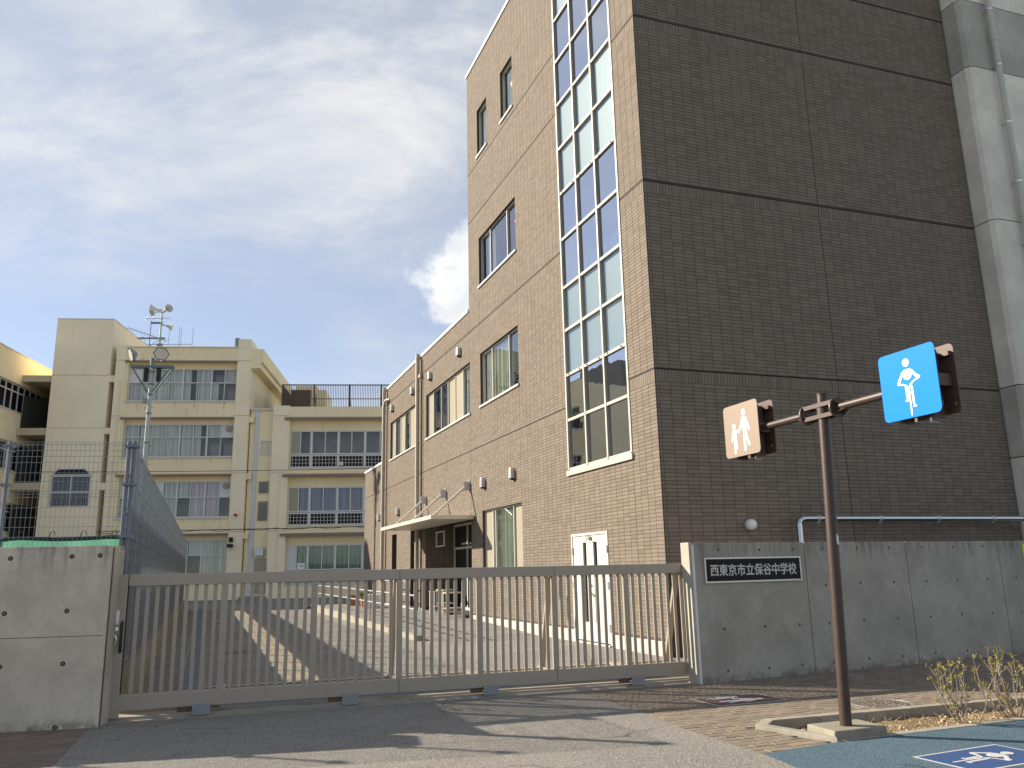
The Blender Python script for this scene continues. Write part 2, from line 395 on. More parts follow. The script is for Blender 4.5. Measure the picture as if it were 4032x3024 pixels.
def glass_mat(name, tint, ior=1.52, boost=0.0, wave=0.0, refl=(0.95, 0.97, 1.0)):
    m = bpy.data.materials.new(name); m.use_nodes = True; t = m.node_tree; t.nodes.clear(); MAT[name] = m
    out = N(t, 'ShaderNodeOutputMaterial')
    tr = N(t, 'ShaderNodeBsdfTransparent'); tr.inputs['Color'].default_value = rgba(tint)
    gl = N(t, 'ShaderNodeBsdfGlossy'); gl.inputs['Roughness'].default_value = 0.0; gl.inputs['Color'].default_value = rgba(refl)
    ge = N(t, 'ShaderNodeNewGeometry')         # Schlick reflectance, the same from both sides of the pane
    ct = fmath(t, 'ABSOLUTE', vmath(t, 'DOT_PRODUCT', ge.outputs['Incoming'], ge.outputs['Normal']).outputs['Value'])
    f0 = ((ior - 1) / (ior + 1)) ** 2 * 2
    f = fmath(t, 'ADD', fmath(t, 'MULTIPLY', fmath(t, 'POWER', fmath(t, 'SUBTRACT', 1.0, ct, clamp=True), 4.5), 1 - f0), f0 + boost, clamp=True)
    if wave:
        bm = N(t, 'ShaderNodeBump'); bm.inputs['Strength'].default_value = wave; bm.inputs['Distance'].default_value = 0.02
        L(t, noise(t, posn(t), 1.7, 2, 0.5), bm.inputs['Height']); L(t, bm.outputs[0], gl.inputs['Normal'])
    mx = N(t, 'ShaderNodeMixShader'); L(t, f, mx.inputs[0]); L(t, tr.outputs[0], mx.inputs[1]); L(t, gl.outputs[0], mx.inputs[2])
    L(t, mx.outputs[0], out.inputs['Surface'])
glass_mat('glass', (0.90, 0.91, 0.89), 1.50, 0.0, 0.03, (0.82, 0.82, 0.80))
glass_mat('glass_cw', (0.55, 0.60, 0.60), 1.55, 0.52, 0.09, (0.80, 0.84, 0.94))
glass_mat('glass_a', (0.88, 0.91, 0.90), 1.50, 0.16, 0.05, (0.86, 0.88, 0.98))
glass_mat('glass_sp', (0.9, 0.95, 0.95), 1.5, 0.12, 0.06, (0.8, 0.86, 0.9))
glass_mat('glass_dim', (0.80, 0.81, 0.80), 1.5, 0.0, 0.02, (0.8, 0.8, 0.8))

# ------------------------------------------------------------------ frames and mesh builder
class Frame:
    def __init__(s, ox, oy, az, side):
        s.o = np.array([ox, oy]); s.az = az
        a = radians(az); s.u = np.array([cos(a), sin(a)])
        b = radians(az + 90 * side); s.n = np.array([cos(b), sin(b)])   # outward normal
    def p(s, a, d, z):
        q = s.o + a * s.u + d * s.n
        return (q[0], q[1], z)
WORLD = Frame(0, 0, 0, 1)
FA = Frame(2.577, 14.387, 111.0, 1)      # sunlit tiled facade, s runs away from the camera
FB = Frame(2.577, 14.387, 19.3, -1)      # shaded tiled facade, s runs right
FC = Frame(-19.569, 52.797, 6.0, -1)     # cream school
_w = FC.o + FC.u * (-12.2)
FW = Frame(_w[0], _w[1], 96.0, -1)       # side wing of the school
FG = Frame(-4.361, 9.299, 17.3, -1)      # sliding gate
FR = Frame(2.62, 11.301, 25.0, -1)       # right concrete wall
FL = Frame(-4.335, 8.975, 10.0, -1)      # left concrete wall
FF = Frame(-4.50, 9.62, 10.0, -1)        # mesh fence behind left wall
FS = Frame(-4.50, 9.62, 110.3, -1)       # mesh fence along the yard

OFF = {}
class MB:
    def __init__(s): s.v = []; s.f = []; s.mi = []; s.cur = 0; s.ch = []
    def add(s, vs_, fs_):
        k = len(s.v); s.ch.append((k, len(s.f))); s.v += [tuple(x) for x in vs_]
        for f in fs_: s.f.append(tuple(i + k for i in f)); s.mi.append(s.cur)
        return s
    def box(s, F, a0, a1, d0, d1, z0, z1):
        P = [F.p(a, d, z) for z in (z0, z1) for (a, d) in ((a0, d0), (a1, d0), (a1, d1), (a0, d1))]
        return s.add(P, [(0, 3, 2, 1), (4, 5, 6, 7), (0, 1, 5, 4), (1, 2, 6, 5), (2, 3, 7, 6), (3, 0, 4, 7)])
    def quad(s, *P): return s.add(P, [tuple(range(len(P)))])
    def cyl(s, p0, p1, r0, r1=None, n=12, caps=True):
        r1 = r0 if r1 is None else r1
        p0 = Vector(p0); p1 = Vector(p1); ax = (p1 - p0).normalized()
        t = Vector((0, 0, 1)) if abs(ax.z) < 0.9 else Vector((1, 0, 0))
        e = ax.cross(t).normalized(); g = ax.cross(e)
        P = []
        for p_, r in ((p0, r0), (p1, r1)):
            for i in range(n):
                w = 2 * pi * i / n; P.append(p_ + e * (cos(w) * r) + g * (sin(w) * r))
        fs = [(i, (i + 1) % n, n + (i + 1) % n, n + i) for i in range(n)]
        if caps: fs += [tuple(range(n))[::-1], tuple(range(n, 2 * n))]
        return s.add(P, fs)
    def tube(s, pts, r, n=8, caps=True):
        pts = [Vector(p_) for p_ in pts]; m = len(pts)
        rr = r if isinstance(r, (list, tuple)) else [r] * m
        P = []; prev = None
        for i, p_ in enumerate(pts):
            d = (pts[min(i + 1, m - 1)] - pts[max(i - 1, 0)]).normalized()
            if prev is None:
                t = Vector((0, 0, 1)) if abs(d.z) < 0.9 else Vector((1, 0, 0)); e = d.cross(t).normalized()
            else:
                e = (prev - d * prev.dot(d)).normalized()
            prev = e; g = d.cross(e)
            for k in range(n):
                w = 2 * pi * k / n; P.append(p_ + e * (cos(w) * rr[i]) + g * (sin(w) * rr[i]))
        fs = []
        for i in range(m - 1):
            for k in range(n): fs.append((i * n + k, i * n + (k + 1) % n, (i + 1) * n + (k + 1) % n, (i + 1) * n + k))
        if caps: fs += [tuple(range(n))[::-1], tuple(range((m - 1) * n, m * n))]
        return s.add(P, fs)
    def prism(s, poly, z0, z1):
        n = len(poly)
        P = [(x, y, z0) for x, y in poly] + [(x, y, z1) for x, y in poly]
        return s.add(P, [tuple(range(n))[::-1], tuple(range(n, 2 * n))] + [(i, (i + 1) % n, n + (i + 1) % n, n + i) for i in range(n)])
    def slab(s, F, poly, d0, d1):            # polygon in (s,z) of a frame, extruded along the normal
        n = len(poly)
        P = [F.p(a, d0, z) for a, z in poly] + [F.p(a, d1, z) for a, z in poly]
        return s.add(P, [tuple(range(n))[::-1], tuple(range(n, 2 * n))] + [(i, (i + 1) % n, n + (i + 1) % n, n + i) for i in range(n)])
    def lathe(s, p0, axis, prof, n=20):      # prof: (distance along axis, radius)
        p0 = Vector(p0); ax = Vector(axis).normalized()
        t = Vector((0, 0, 1)) if abs(ax.z) < 0.9 else Vector((1, 0, 0)); e = ax.cross(t).normalized(); g = ax.cross(e)
        P = []
        for h, r in prof:
            for i in range(n):
                w = 2 * pi * i / n; P.append(p0 + ax * h + e * (cos(w) * r) + g * (sin(w) * r))
        fs = []
        for j in range(len(prof) - 1):
            for i in range(n): fs.append((j * n + i, j * n + (i + 1) % n, (j + 1) * n + (i + 1) % n, (j + 1) * n + i))
        return s.add(P, fs)
    def build(s, name, mats, parent=None, loc=None, smooth=False, recalc=True, bevel=0.0, **tags):
        base = OFF.get(parent.name) if parent is not None else None
        if base is None: base = np.array(loc if loc is not None else (0, 0, 0), float)
        me = bpy.data.meshes.new(name)
        vv = (np.array(s.v, float) - base).tolist()
        me.from_pydata(vv, [], s.f)
        if isinstance(mats, str): mats = [mats]
        for m_ in mats: me.materials.append(MAT[m_])
        if len(mats) > 1: me.polygons.foreach_set('material_index', s.mi)
        if recalc or bevel:
            bm = bmesh.new(); bm.from_mesh(me)
            bmesh.ops.recalc_face_normals(bm, faces=bm.faces)
            if bevel:
                ed = [e for e in bm.edges if len(e.link_faces) == 2 and e.calc_face_angle(0) > 0.6]
                bmesh.ops.bevel(bm, geom=ed, offset=bevel, segments=2, profile=0.6, affect='EDGES', clamp_overlap=True)
            bm.to_mesh(me); bm.free()
        if smooth:
            me.polygons.foreach_set('use_smooth', [True] * len(me.polygons)); me.set_sharp_from_angle(angle=radians(40))
        me.update()
        o = bpy.data.objects.new(name, me); col.objects.link(o)
        if parent is not None: o.parent = parent
        else: o.location = tuple(base)
        OFF[o.name] = base
        tag(o, **tags)
        return o
def each(mb, name, mats, parent, **kw):
    """one object for every piece added to the builder"""
    out = []; ch = mb.ch + [(len(mb.v), len(mb.f))]
    for i in range(len(mb.ch)):
        m = MB(); k = ch[i][0]; m.v = mb.v[k:ch[i + 1][0]]; m.f = [tuple(q - k for q in f) for f in mb.f[ch[i][1]:ch[i + 1][1]]]; m.mi = [0] * len(m.f)
        out.append(m.build(name, mats, parent, **kw))
    return out
def tag(o, label=None, cat=None, group=None, kind=None):
    if label: o['label'] = label
    if cat: o['category'] = cat
    if group: o['group'] = group
    if kind: o['kind'] = kind
    return o
def thing(name, loc, label, cat, group=None):
    o = bpy.data.objects.new(name, None); col.objects.link(o)
    o.location = loc; o.empty_display_size = 0.2
    OFF[o.name] = np.array(loc, float)
    return tag(o, label, cat, group)
def inst(name, me, parent, pos, rotz=0.0, scale=(1, 1, 1)):
    o = bpy.data.objects.new(name, me); col.objects.link(o)
    base = OFF[parent.name]
    o.parent = parent; o.location = tuple(np.array(pos, float) - base); o.rotation_euler = (0, 0, rotz); o.scale = scale
    OFF[o.name] = base
    return o

def rects_minus(rect, openings):
    """split rect (s0,s1,z0,z1) into grid cells outside the openings"""
    s0, s1, z0, z1 = rect
    xs = sorted({s0, s1} | {min(max(v, s0), s1) for o in openings for v in o[:2]})
    zs = sorted({z0, z1} | {min(max(v, z0), z1) for o in openings for v in o[2:4]})
    out = []
    for i in range(len(xs) - 1):
        for j in range(len(zs) - 1):
            cx, cz = (xs[i] + xs[i + 1]) / 2, (zs[j] + zs[j + 1]) / 2
            if not any(o[0] < cx < o[1] and o[2] < cz < o[3] for o in openings):
                out.append((xs[i], xs[i + 1], zs[j], zs[j + 1]))
    return out
def wall_sheet(mb, F, rect, openings, d, depth):
    """front face with openings and their reveals"""
    for (a, b, z, w) in rects_minus(rect, openings):
        mb.quad(F.p(a, d, z), F.p(b, d, z), F.p(b, d, w), F.p(a, d, w))
    for (a, b, z, w) in [o[:4] for o in openings]:
        e = d - depth
        mb.quad(F.p(a, d, z), F.p(a, d, w), F.p(a, e, w), F.p(a, e, z))
        mb.quad(F.p(b, d, z), F.p(b, d, w), F.p(b, e, w), F.p(b, e, z))
        mb.quad(F.p(a, d, z), F.p(b, d, z), F.p(b, e, z), F.p(a, e, z))
        mb.quad(F.p(a, d, w), F.p(b, d, w), F.p(b, e, w), F.p(a, e, w))

def pane_quad(F, a, b, d, z0, z1):
    P = [F.p(a, d, z0), F.p(b, d, z0), F.p(b, d, z1), F.p(a, d, z1)]
    if F.u[1] * F.n[0] - F.u[0] * F.n[1] < 0: P = P[::-1]      # keep the glass facing out
    return MB().quad(*P)
def curtain(F, a0, a1, d, z0, z1, mat, parent, amp=0.055, wl=0.17):
    mb = MB(); n = max(6, int(abs(a1 - a0) / wl * 6)); P = []
    ph = random.random() * 6
    for i in range(n + 1):
        a = a0 + (a1 - a0) * i / n
        w = amp * sin(2 * pi * (a - a0) / wl + ph + 0.8 * sin(a * 3.1 + ph)) + amp * 0.4 * sin(a * 17 + ph)
        P += [F.p(a, d + w, z0), F.p(a, d + w * 0.8, z1)]
    mb.add(P, [(2 * i, 2 * i + 2, 2 * i + 3, 2 * i + 1) for i in range(n)])
    return mb.build('curtain', mat, parent, smooth=True, recalc=False)

def window(parent, F, a0, a1, z0, z1, d, cols, rows, fills, fmat='alu', bar=0.05, depth=0.07, glass='glass', sill=None, inner=None, curtain_d=0.13, thick=None, name='window'):
    """frame with bars, one pane per cell; cols/rows inner bar positions; fills: list of rows from the bottom, one code per column"""
    xs = [a0] + list(cols) + [a1]; zs = [z0] + list(rows) + [z1]
    mb = MB()
    mb.box(F, a0, a1, d - depth, d, z0, z0 + bar); mb.box(F, a0, a1, d - depth, d, z1 - bar, z1)
    mb.box(F, a0, a0 + bar, d - depth, d, z0 + bar, z1 - bar); mb.box(F, a1 - bar, a1, d - depth, d, z0 + bar, z1 - bar)
    for i, c in enumerate(cols):
        h = (thick[i] if thick else bar * 0.8) / 2
        mb.box(F, c - h, c + h, d - depth * 0.95, d + 0.004, z0 + bar, z1 - bar)
    for r in rows:
        for i in range(len(xs) - 1):
            mb.box(F, xs[i] + bar * 0.5, xs[i + 1] - bar * 0.5, d - depth * 0.9, d - 0.003, r - bar * 0.45, r + bar * 0.45)
    w = mb.build(name, fmat, parent)
    if sill: MB().box(F, a0 - 0.04, a1 + 0.04, d - depth, sill, z0 - 0.06, z0 - 0.002).build('sill', fmat, w)
    for j in range(len(zs) - 1):
        for i in range(len(xs) - 1):
            code = fills[j][i] if fills else 'g'
            A, B = xs[i] + bar * 0.35, xs[i + 1] - bar * 0.35; Z0, Z1 = zs[j] + bar * 0.35, zs[j + 1] - bar * 0.35
            dg = d - depth * (0.35 if (i + j) % 2 else 0.65)
            pm = {'w': 'white_panel', 'b': 'beige_panel', 's': 'spandrel', 'v': 'dark_void'}.get(code)
            if code == ' ': continue
            nm = 'panel' if pm else 'pane'
            pane_quad(F, A, B, dg, Z0, Z1).build(nm, pm or glass, w, recalc=False)
            if code in 'cpluknm':
                cm = {'c': 'curtain_pale', 'p': 'curtain_pink', 'l': 'curtain_lime', 'u': 'curtain_blue', 'k': 'curtain_green', 'n': 'curtain_pale', 'm': 'curtain_lime'}[code]
                if code in 'nm': B2 = A + (B - A) * 0.55
                else: B2 = B
                curtain(F, A, B2, d - curtain_d, Z0, Z1, cm, w)
            if code == 'B':    # pale roller blind behind the glass
                MB().quad(F.p(A, d - depth - 0.03, Z0), F.p(B, d - depth - 0.03, Z0), F.p(B, d - depth - 0.03, Z1), F.p(A, d - depth - 0.03, Z1)).build('blind', 'beige_panel', w, recalc=False)
            if code == 'o':    # office clutter behind glass
                MB().box(F, A + 0.1, B - 0.05, d - 0.6, d - 0.5, Z0, Z0 + (Z1 - Z0) * 0.7).build('cupboard', 'interior_mid', w)
    return w

# tiles ----------------------------------------------------------------
TW, TH, TG = 0.235, 0.0685, 0.0078
JOINTS = (1.315, 5.0, 8.69, 12.27, 13.93, 17.6)
def tile_rects(s0, s1, z0, z1, openings, vjoints):
    """stack-bond tiles in (s,z), a soldier course under each movement joint"""
    out = []
    js = [z1] + [j for j in sorted(JOINTS, reverse=True) if z0 + 0.4 < j < z1 and j > 4]
    tops = []
    xs = sorted([s0] + [v for v in vjoints if s0 < v < s1] + [s1])
    for k, zt in enumerate(js):
        zb = js[k + 1] if k + 1 < len(js) else z0
        soldier = k > 0
        z = zt - (0.028 if soldier else 0.0)
        bands = []
        if soldier: bands.append((z - TW + TG, z, True)); z = z - TW
        while z - TH > zb - 0.01: bands.append((z - TH + TG, z, False)); z -= TH
        for (b0, b1, sol) in bands:
            for i in range(len(xs) - 1):
                w = xs[i + 1] - xs[i]; n = max(1, round(w / (TH if sol else TW))); st = w / n
                for q in range(n):
                    a0 = xs[i] + q * st + (TG * 0.5 if q else TG * 0.5); a1 = xs[i] + (q + 1) * st - TG * 0.5
                    clip = [(a0, a1, b0, b1)]
                    for o in openings:
                        if a1 <= o[0] or a0 >= o[1] or b1 <= o[2] or b0 >= o[3]: continue
                        nc = []
                        for c in clip: nc += [r for r in rects_minus(c, [o]) if r[1] - r[0] > 0.012 and r[3] - r[2] > 0.012]
                        clip = nc
                    out += clip
    return out
def tile_mesh(name, F, rects, d, h, mat, parent):
    n = len(rects)
    if n == 0: return None
    R_ = np.array([r[:4] for r in rects])
    jit = rng.uniform(-0.0008, 0.0008, (n, 1))
    V = np.zeros((n, 8, 3))
    cs = [(0, 2), (1, 2), (1, 3), (0, 3)]
    for k, (i, j) in enumerate(cs):
        inset = 0.001
        for lvl in (0, 1):
            a = R_[:, i] + (inset if i == 0 else -inset) * lvl; z = R_[:, j] + (inset if j == 2 else -inset) * lvl
            dd = d + (h + jit[:, 0]) * lvl
            V[:, k + 4 * lvl, 0] = F.o[0] + a * F.u[0] + dd * F.n[0]
            V[:, k + 4 * lvl, 1] = F.o[1] + a * F.u[1] + dd * F.n[1]
            V[:, k + 4 * lvl, 2] = z
    fl = [(4, 5, 6, 7), (0, 1, 5, 4), (1, 2, 6, 5), (2, 3, 7, 6), (3, 0, 4, 7)]
    cr = np.cross(np.append(F.u, 0), [0, 0, 1.0])
    if np.dot(cr[:2], F.n) < 0: fl = [f[::-1] for f in fl]
    Fi = np.array(fl)[None] + (np.arange(n) * 8)[:, None, None]
    base = OFF[parent.name]
    me = bpy.data.meshes.new(name)
    nv, nf = n * 8, n * 5
    me.vertices.add(nv); me.vertices.foreach_set('co', (V.reshape(-1, 3) - base).ravel())
    me.loops.add(nf * 4); me.loops.foreach_set('vertex_index', Fi.ravel())
    me.polygons.add(nf); me.polygons.foreach_set('loop_start', np.arange(nf) * 4)
    me.polygons.foreach_set('use_smooth', np.zeros(nf, bool)); me.update(calc_edges=True)
    at = me.attributes.new('tone', 'FLOAT', 'FACE'); at.data.foreach_set('value', np.repeat(rng.random(n), 5))
    me.materials.append(MAT[mat])
    o = bpy.data.objects.new(name, me); col.objects.link(o); o.parent = parent; OFF[o.name] = base
    if n > 1: o['kind'] = 'stuff'
    return o

# ================================================================== ground and setting
def inside(x, y, poly):
    r = False; n = len(poly)
    for i in range(n):
        x0, y0 = poly[i]; x1, y1 = poly[(i + 1) % n]
        if (y0 > y) != (y1 > y) and x < (x1 - x0) * (y - y0) / (y1 - y0) + x0: r = not r
    return r
def xy(F, a, d): return tuple(F.p(a, d, 0)[:2])

MB().quad((-600, -600, -0.17), (600, -600, -0.17), (600, 900, -0.17), (-600, 900, -0.17)).build('ground', 'asphalt_far', kind='structure', recalc=False)

RIGHT_EDGE = [(0.83, 10.47), (1.32, 9.07), (1.52, 8.29), (1.96, 7.12), (2.07, 6.65), (2.45, 4.9), (3.3, 2.0), (4.2, -1.5)]
LEFT_EDGE = [(-4.35, 8.76), (-3.88, 7.4), (-3.3, 5.6), (-2.6, 3.2), (-1.9, -1.5)]
GATE_FRONT = [xy(FG, 0.0, 0.14), xy(FG, 5.2, 0.14)]
road = [(-4.33, 8.98)] + GATE_FRONT + RIGHT_EDGE + [(40, -3), (40, -14), (-40, -14), (-40, -3)] + LEFT_EDGE[::-1]
MB().prism(road, -0.15, 0.004).build('road', 'asphalt', kind='structure')

PLANT_OUT = [(2.2, 8.18), (2.36, 8.48), (5.51, 9.51), (10.5, 11.15), (10.5, 10.5), (4.78, 8.3), (3.63, 7.85), (2.71, 7.5)]
MB().prism([(1.96, 7.12), (2.71, 7.5), (3.63, 7.85), (4.78, 8.3), (10.5, 10.5), (30, 18), (30, -2), (4.2, -1.5), (3.3, 2.0), (2.45, 4.9), (2.07, 6.65)], -0.15, 0.006).build('cycle_lane', 'lane_blue', kind='structure')

yard = [xy(FG, -0.3, -0.72), xy(FG, 7.35, -0.72), xy(FR, 0.6, -0.25), xy(FR, 9.5, -0.25), (40, 30), (40, 70), (-70, 70), (-70, 5), xy(FL, -4.5, -0.3)]
MB().prism(yard, -0.15, 0.0).build('courtyard', 'courtyard', kind='structure')

def pave(name, poly, cover, az, bw, bh, mat, bed_z, top, holes=(), nmax=300, origin=(0, 0)):
    """brick pavement: a bed, the nearest bricks as single pieces, the rest joined"""
    root = MB().prism(poly, -0.15, bed_z).build(name, 'paver_bed', kind='structure')
    a = radians(az); ux, uy = cos(a), sin(a)
    xs = [p[0] for p in cover]; ys = [p[1] for p in cover]
    cx, cy = sum(xs) / len(xs), sum(ys) / len(ys)
    R_ = max(hypot(x - cx, y - cy) for x, y in cover)
    bricks = []
    ni, nj = int(R_ / bw) + 2, int(R_ / bh) + 2
    for j in range(-nj, nj + 1):
        for i in range(-ni, ni + 1):
            u = (i + (0.5 if j % 2 else 0)) * bw; v = j * bh
            x, y = cx + u * ux - v * uy, cy + u * uy + v * ux
            cs = [(x + p * bw / 2 * ux - q * bh / 2 * uy, y + p * bw / 2 * uy + q * bh / 2 * ux) for p in (-1, 1) for q in (-1, 1)]
            if not any(inside(px, py, cover) for px, py in cs): continue
            if any(inside(x, y, h) for h in holes): continue
            bricks.append((x, y))
    bricks.sort(key=lambda b: hypot(b[0], b[1] + 0) if b[1] > 0 else 99)
    near = [b for b in bricks if abs(b[0]) < b[1] * 0.64 and b[1] > 6.0][:nmax]
    ns = set(near); rest = [b for b in bricks if b not in ns]
    g = 0.0035
    def geo(mb, x, y, zj, tx=0.0, ty=0.0):
        P = []
        for z, e in ((bed_z - 0.002, 0), (top, 0.003)):
            for p, q in ((-1, -1), (1, -1), (1, 1), (-1, 1)):
                uu, vv = p * (bw / 2 - g - e), q * (bh / 2 - g - e)
                P.append((x + uu * ux - vv * uy, y + uu * uy + vv * ux, z + (zj + tx * p + ty * q if e else 0)))
        mb.add(P, [(4, 5, 6, 7), (0, 1, 5, 4), (1, 2, 6, 5), (2, 3, 7, 6), (3, 0, 4, 7)])
    m0 = MB(); geo(m0, 0, 0, 0)
    proto = m0.build('paving_brick', mat, recalc=False); me = proto.data; bpy.data.objects.remove(proto)
    for (x, y) in near:
        o = inst('paving_brick', me, root, (x, y, random.uniform(-0.0015, 0.0015)))
        o.rotation_euler = (random.uniform(-0.012, 0.012), random.uniform(-0.008, 0.008), random.uniform(-0.006, 0.006))
    if rest:
        mb = MB(); tones = []
        for (x, y) in rest: geo(mb, x, y, random.uniform(-0.0015, 0.0015), random.uniform(-.0008, .0008), random.uniform(-.0006, .0006)); tones += [random.random()] * 5
        o = mb.build('paving_bricks', mat, root, recalc=False, kind='stuff')
        at = o.data.attributes.new('tone', 'FLOAT', 'FACE'); at.data.foreach_set('value', tones)
    return root
pave_r = [(0.83, 10.47), (1.32, 9.07), (1.52, 8.29), (1.96, 7.12), (2.71, 7.5), (2.2, 8.18), (2.36, 8.48), (5.51, 9.51), (10.5, 11.15), xy(FR, 9.2, -0.1), xy(FR, -0.2, -0.1), xy(FG, 5.2, 0.14)]
pave('footpath', pave_r, pave_r, 21.0, 0.212, 0.105, 'paver', -0.008, 0.0, holes=[PLANT_OUT])
pave_l = [xy(FL, 0.02, -0.05), (-4.35, 8.76), (-3.88, 7.4), (-3.3, 5.6), (-3.0, 4.6), (-9.0, 4.6), (-9.0, 8.1), xy(FL, -4.4, -0.05)]
pave('footpath_left', pave_l, pave_l, 72.0, 0.30, 0.30, 'paver_red', -0.008, 0.0, nmax=120)

# tan block path along the yard
p0 = np.array([-3.22, 12.2]); du = FS.u; dn = np.array([0.9385, 0.345])
path = [tuple(p0), tuple(p0 + dn * 0.62), tuple(p0 + dn * 0.62 + du * 33), tuple(p0 + du * 33)]
MB().prism(path, -0.1, 0.004).build('yard_path', 'paver_tan', kind='structure')
# gutter strip by the fence kerb
q0 = np.array(xy(FS, 1.2, 0.62))
MB().prism([tuple(q0), tuple(q0 + dn * 0.34), tuple(q0 + dn * 0.34 + du * 32), tuple(q0 + du * 32)], -0.1, 0.005).build('gutter', 'gutter', kind='structure')
for off in (0.0, 0.31):
    e0 = q0 + dn * off
    MB().prism([tuple(e0), tuple(e0 + dn * 0.035), tuple(e0 + dn * 0.035 + du * 32), tuple(e0 + du * 32)], -0.1, 0.011).build('gutter_edge', 'conc_kerb', kind='structure')

# gate sill and rails
MB().box(FG, -0.35, 7.35, -0.74, 0.135, -0.15, 0.002).build('gate_sill', 'conc_kerb', kind='structure')
gt = thing('gate_track', FG.p(3.5, -0.3, 0.0), 'steel track in the ground under the sliding bronze gate', 'track')
for d in (-0.05, -0.60):
    MB().box(FG, -0.1, 7.3, d - 0.045, d + 0.045, 0.0, 0.012).build('track_plate', 'track_steel', gt)
    MB().box(FG, -0.1, 7.3, d - 0.012, d + 0.012, 0.012, 0.032).build('track_rail', 'track_steel', gt)

# ================================================================== brown tiled building
def V3(F, a, d, z): return F.p(a, d, z)
bb = thing('tiled_building', (FA.o[0], FA.o[1], 0), 'tall brown tiled school building with sunlit left side and shaded right side', 'building')
Z_HI, Z_LO, Z_L2 = 17.54, 9.38, 6.2
OP = {  # s0,s1,z0,z1,reveal depth
    'W1': (6.68, 9.77, 6.17, 7.75, 0.16), 'W2': (10.74, 15.94, 6.15, 7.75, 0.16), 'W3': (16.95, 21.87, 6.15, 7.75, 0.16),
    'M': (6.68, 9.77, 9.85, 11.39, 0.16), 'T1': (8.89, 9.81, 14.15, 15.73, 0.16), 'T2': (6.69, 7.64, 14.15, 15.73, 0.16),
    'G1': (6.67, 9.73, 1.42, 3.13, 0.16), 'E': (10.75, 16.02, 0.2, 3.1, 1.15), 'S1': (20.5, 21.35, 0.24, 2.98, 0.3), 'S2': (17.5, 18.2, 0.24, 2.98, 0.3),
    'CW': (0.97, 3.79, 3.6, 16.95, 0.12), 'D': (2.11, 3.80, 0.04, 2.2, 0.06)}
ops = list(OP.values())
mb = MB()
for rect, lim in (((0, 10.8, 0, Z_HI), (0, 10.8)), ((10.8, 23.0, 0, Z_LO), (10.8, 23.0)), ((23.0, 27.4, 0, Z_L2), (23, 27.4))):
    oo = [o for o in ops if o[0] < lim[1] and o[1] > lim[0]]
    for (a, b, z, w) in rects_minus(rect, oo): mb.quad(FA.p(a, 0, z), FA.p(b, 0, z), FA.p(b, 0, w), FA.p(a, 0, w))
for (a, b, z, w, dp) in ops:
    wall_sheet(mb, FA, (a, b, z, w), [(a, b, z, w)], 0, dp)
mb.quad(FB.p(0, 0, 0), FB.p(8.27, 0, 0), FB.p(8.27, 0, Z_HI), FB.p(0, 0, Z_HI))
mb.build('wall', 'tile_reveal', bb, recalc=False)
# inner mass seen through glass, roofs and blind ends
mb = MB()
P3 = np.array(FB.p(8.27, -0.05, 0)[:2]) + FA.u * 10.8
mb.prism([xy(FB, 1.6, -0.06), xy(FB, 8.27, -0.06), tuple(P3), xy(FA, 10.75, -1.4), xy(FA, 1.4, -1.4)], 0, Z_HI - 0.06)
mb.prism([xy(FA, 10.7, -1.4), xy(FA, 27.38, -1.4), xy(FA, 27.38, -9), xy(FA, 10.7, -9)], 0, Z_L2 - 0.06)
mb.prism([xy(FA, 10.7, -1.4), xy(FA, 22.98, -1.4), xy(FA, 22.98, -9), xy(FA, 10.7, -9)], Z_L2 - 0.06, Z_LO - 0.06)
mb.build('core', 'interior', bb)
mb = MB()
for z in (3.4, 7.95, 11.6, 16.2):   # floor slabs behind the glass
    mb.box(FA, 0.1, 10.7, -1.39, -0.17, z, z + 0.3)
mb.box(FA, 10.9, 22.9, -1.39, -0.17, 3.4, 3.7); mb.box(FA, 10.9, 22.9, -1.39, -0.17, 8.0, 8.2)
each(mb, 'floor_slab', 'interior_mid', bb)
mb = MB()
mb.prism([xy(FA, 0.02, -0.02), xy(FB, 8.27, -0.02), tuple(P3), xy(FA, 10.79, -0.02)], Z_HI - 0.08, Z_HI - 0.02)
mb.box(FA, 10.8, 22.99, -9, -0.02, Z_LO - 0.08, Z_LO - 0.02); mb.box(FA, 23, 27.39, -9, -0.02, Z_L2 - 0.08, Z_L2 - 0.02)
mb.box(FA, 10.7, 10.79, -1.4, -0.02, Z_LO, Z_HI - 0.08); mb.box(FA, 22.9, 22.99, -9, -0.02, Z_L2, Z_LO - 0.08); mb.box(FA, 27.3, 27.39, -9, -0.02, 0, Z_L2 - 0.08)
each(mb, 'roof', 'conc_raw', bb)
mb = MB()
mb.box(FA, -0.04, 10.84, -0.3, 0.045, Z_HI - 0.02, Z_HI + 0.07); mb.box(FA, 10.84, 23.02, -0.3, 0.045, Z_LO - 0.02, Z_LO + 0.08); mb.box(FA, 23.02, 27.43, -0.3, 0.045, Z_L2 - 0.02, Z_L2 + 0.08)
mb.box(FB, 0.05, 8.3, -0.3, 0.045, Z_HI - 0.019, Z_HI + 0.069)
each(mb, 'coping', 'coping_white', bb)
mb = MB()
for a, b in ((0.0, 2.11), (3.8, 10.72), (16.05, 17.5), (18.2, 20.5), (21.35, 27.4)): mb.box(FA, a, b, 0.0, 0.02, 0, 0.243)
each(mb, 'plinth', 'plinth', bb)

